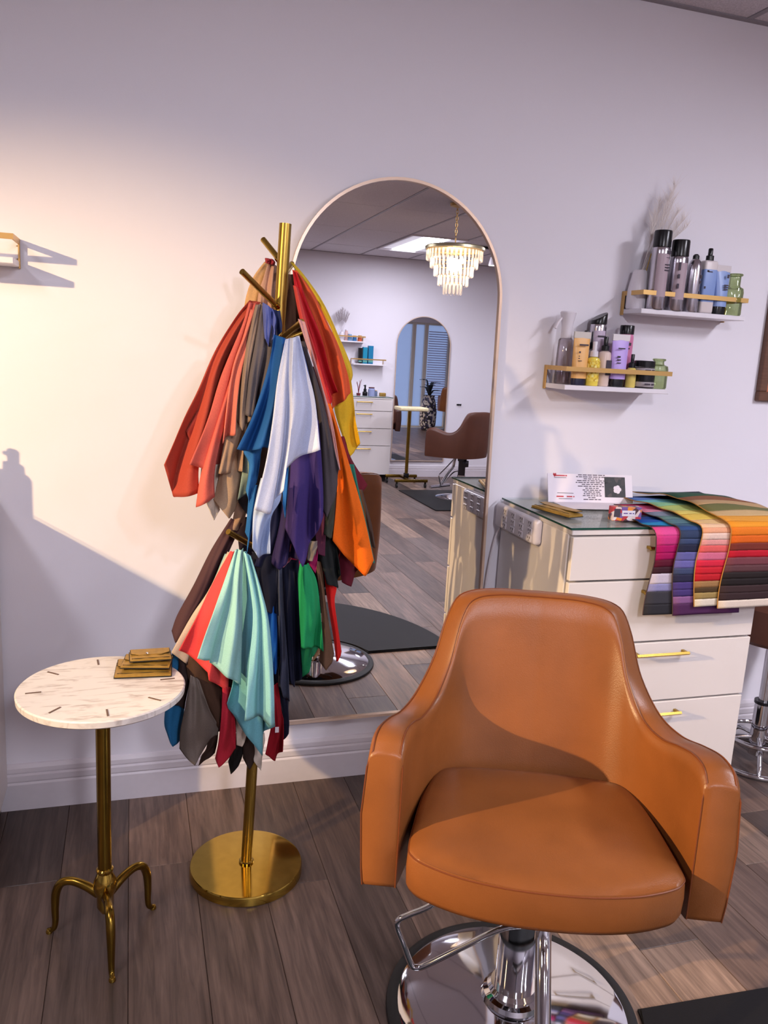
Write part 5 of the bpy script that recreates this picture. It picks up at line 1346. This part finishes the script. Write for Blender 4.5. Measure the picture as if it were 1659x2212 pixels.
ld = bpy.data.lights.new('chandelier_lamp', 'POINT'); ld.energy = 20.0; ld.color = (1.0, 0.74, 0.52); ld.shadow_soft_size = 0.05
lo_ = bpy.data.objects.new('chandelier_lamp', ld); COL.objects.link(lo_); lo_.parent = cl; lo_.location = (0, 0, 2.20)
tag(cl, 'tiered crystal chandelier on a chain, reflected in the arched mirror', 'chandelier')

# ------------------------------------------------------------------ track lights
def track(xa, xb, y, heads, label, aim):
    t = empty('track_light', ((xa + xb) / 2, y, CEIL))
    boxo('track_rail', (0, 0, -0.014), (xb - xa, 0.034, 0.024), M['blackplastic'], t, 0.002, 1)
    for hx in heads:
        s = tubeo('head_stem', [(hx, 0, -0.026), (hx, 0, -0.10)], 0.007, M['blackplastic'], t, 10)
        latheo('head_shade', [(0.016, -0.095), (0.030, -0.105), (0.042, -0.16), (0.046, -0.185), (0.044, -0.185), (0.028, -0.11), (0.016, -0.10)], M['ceramic'], s, 24, (hx, 0, 0))
        latheo('head_lamp', [(0, -0.178), (0.041, -0.178), (0.038, -0.150), (0, -0.150)], glow('white spot lamp', (255, 250, 246), 16.0), s, 24, (hx, 0, 0))
    return tag(t, label, 'track light', 'track lights')
track(3.40, 4.70, -3.0, (-0.45, 0.05, 0.5), 'black track light with white heads, reflected at the mirror edge', None)

# warm spotlights on the left and an added cool fill
def spot_or_fill(pos, aim, watts, cone, label, rgb=None, name='spot_or_fill'):
    if WALL_Y - pos.y < 0.5:                       # wall bracket
        wl = empty('spot_lamp', (pos.x, WALL_Y, pos.z)); hp = Vector((0, pos.y - WALL_Y, 0))
        boxo('wall_plate', (0, -0.009, 0), (0.09, 0.016, 0.13), M['blackplastic'], wl, 0.004)
        tubeo('lamp_arm', [(0, -0.016, 0), (0, hp.y + 0.05, 0)], 0.009, M['blackplastic'], wl, 12)
    else:
        wl = empty('spot_lamp', (pos.x, pos.y, CEIL)); hp = Vector((0, 0, pos.z - CEIL))
        boxo('ceiling_plate', (0, 0, -0.010), (0.10, 0.10, 0.018), M['blackplastic'], wl, 0.004)
        tubeo('lamp_arm', [(0, 0, -0.018), (0, 0, hp.z + 0.05)], 0.009, M['blackplastic'], wl, 12)
    aimd = (aim - pos).normalized()
    q = (-aimd).to_track_quat('Z', 'Y').to_euler()
    bm = bmesh.new(); lathe(bm, [(0.030, 0.10), (0.050, 0.085), (0.056, -0.045), (0.053, -0.045), (0.047, 0.08), (0.030, 0.09)], 32)
    h = add_obj('lamp_head', bm, M['blackplastic'], wl, smooth=True, angle=40)
    h.location = hp - aimd * 0.02; h.rotation_euler = q
    d = bpy.data.lights.new('spot_or_fill', 'SPOT'); d.energy = watts; d.color = rgb or WARM_RGB; d.shadow_soft_size = 0.032
    d.spot_size = math.radians(cone); d.spot_blend = 0.85 if rgb is None else 1.0
    o = bpy.data.objects.new('spot_or_fill', d); COL.objects.link(o); o.parent = wl
    o.location = hp + aimd * 0.035; o.rotation_euler = q
    tag(wl, label, 'spotlight', 'ceiling spotlights')
for w, lb in zip(WARM, ('warm ceiling spotlight that lights the left wall', 'warm ceiling spotlight aimed at the tan chair')):
    spot_or_fill(*w, lb)
spot_or_fill(*ADDED_WALL_FILL, 'added unseen cool spotlight brightening the mirror wall', PANEL_RGB)  # added lamp that lifts the upper part of the mirror wall
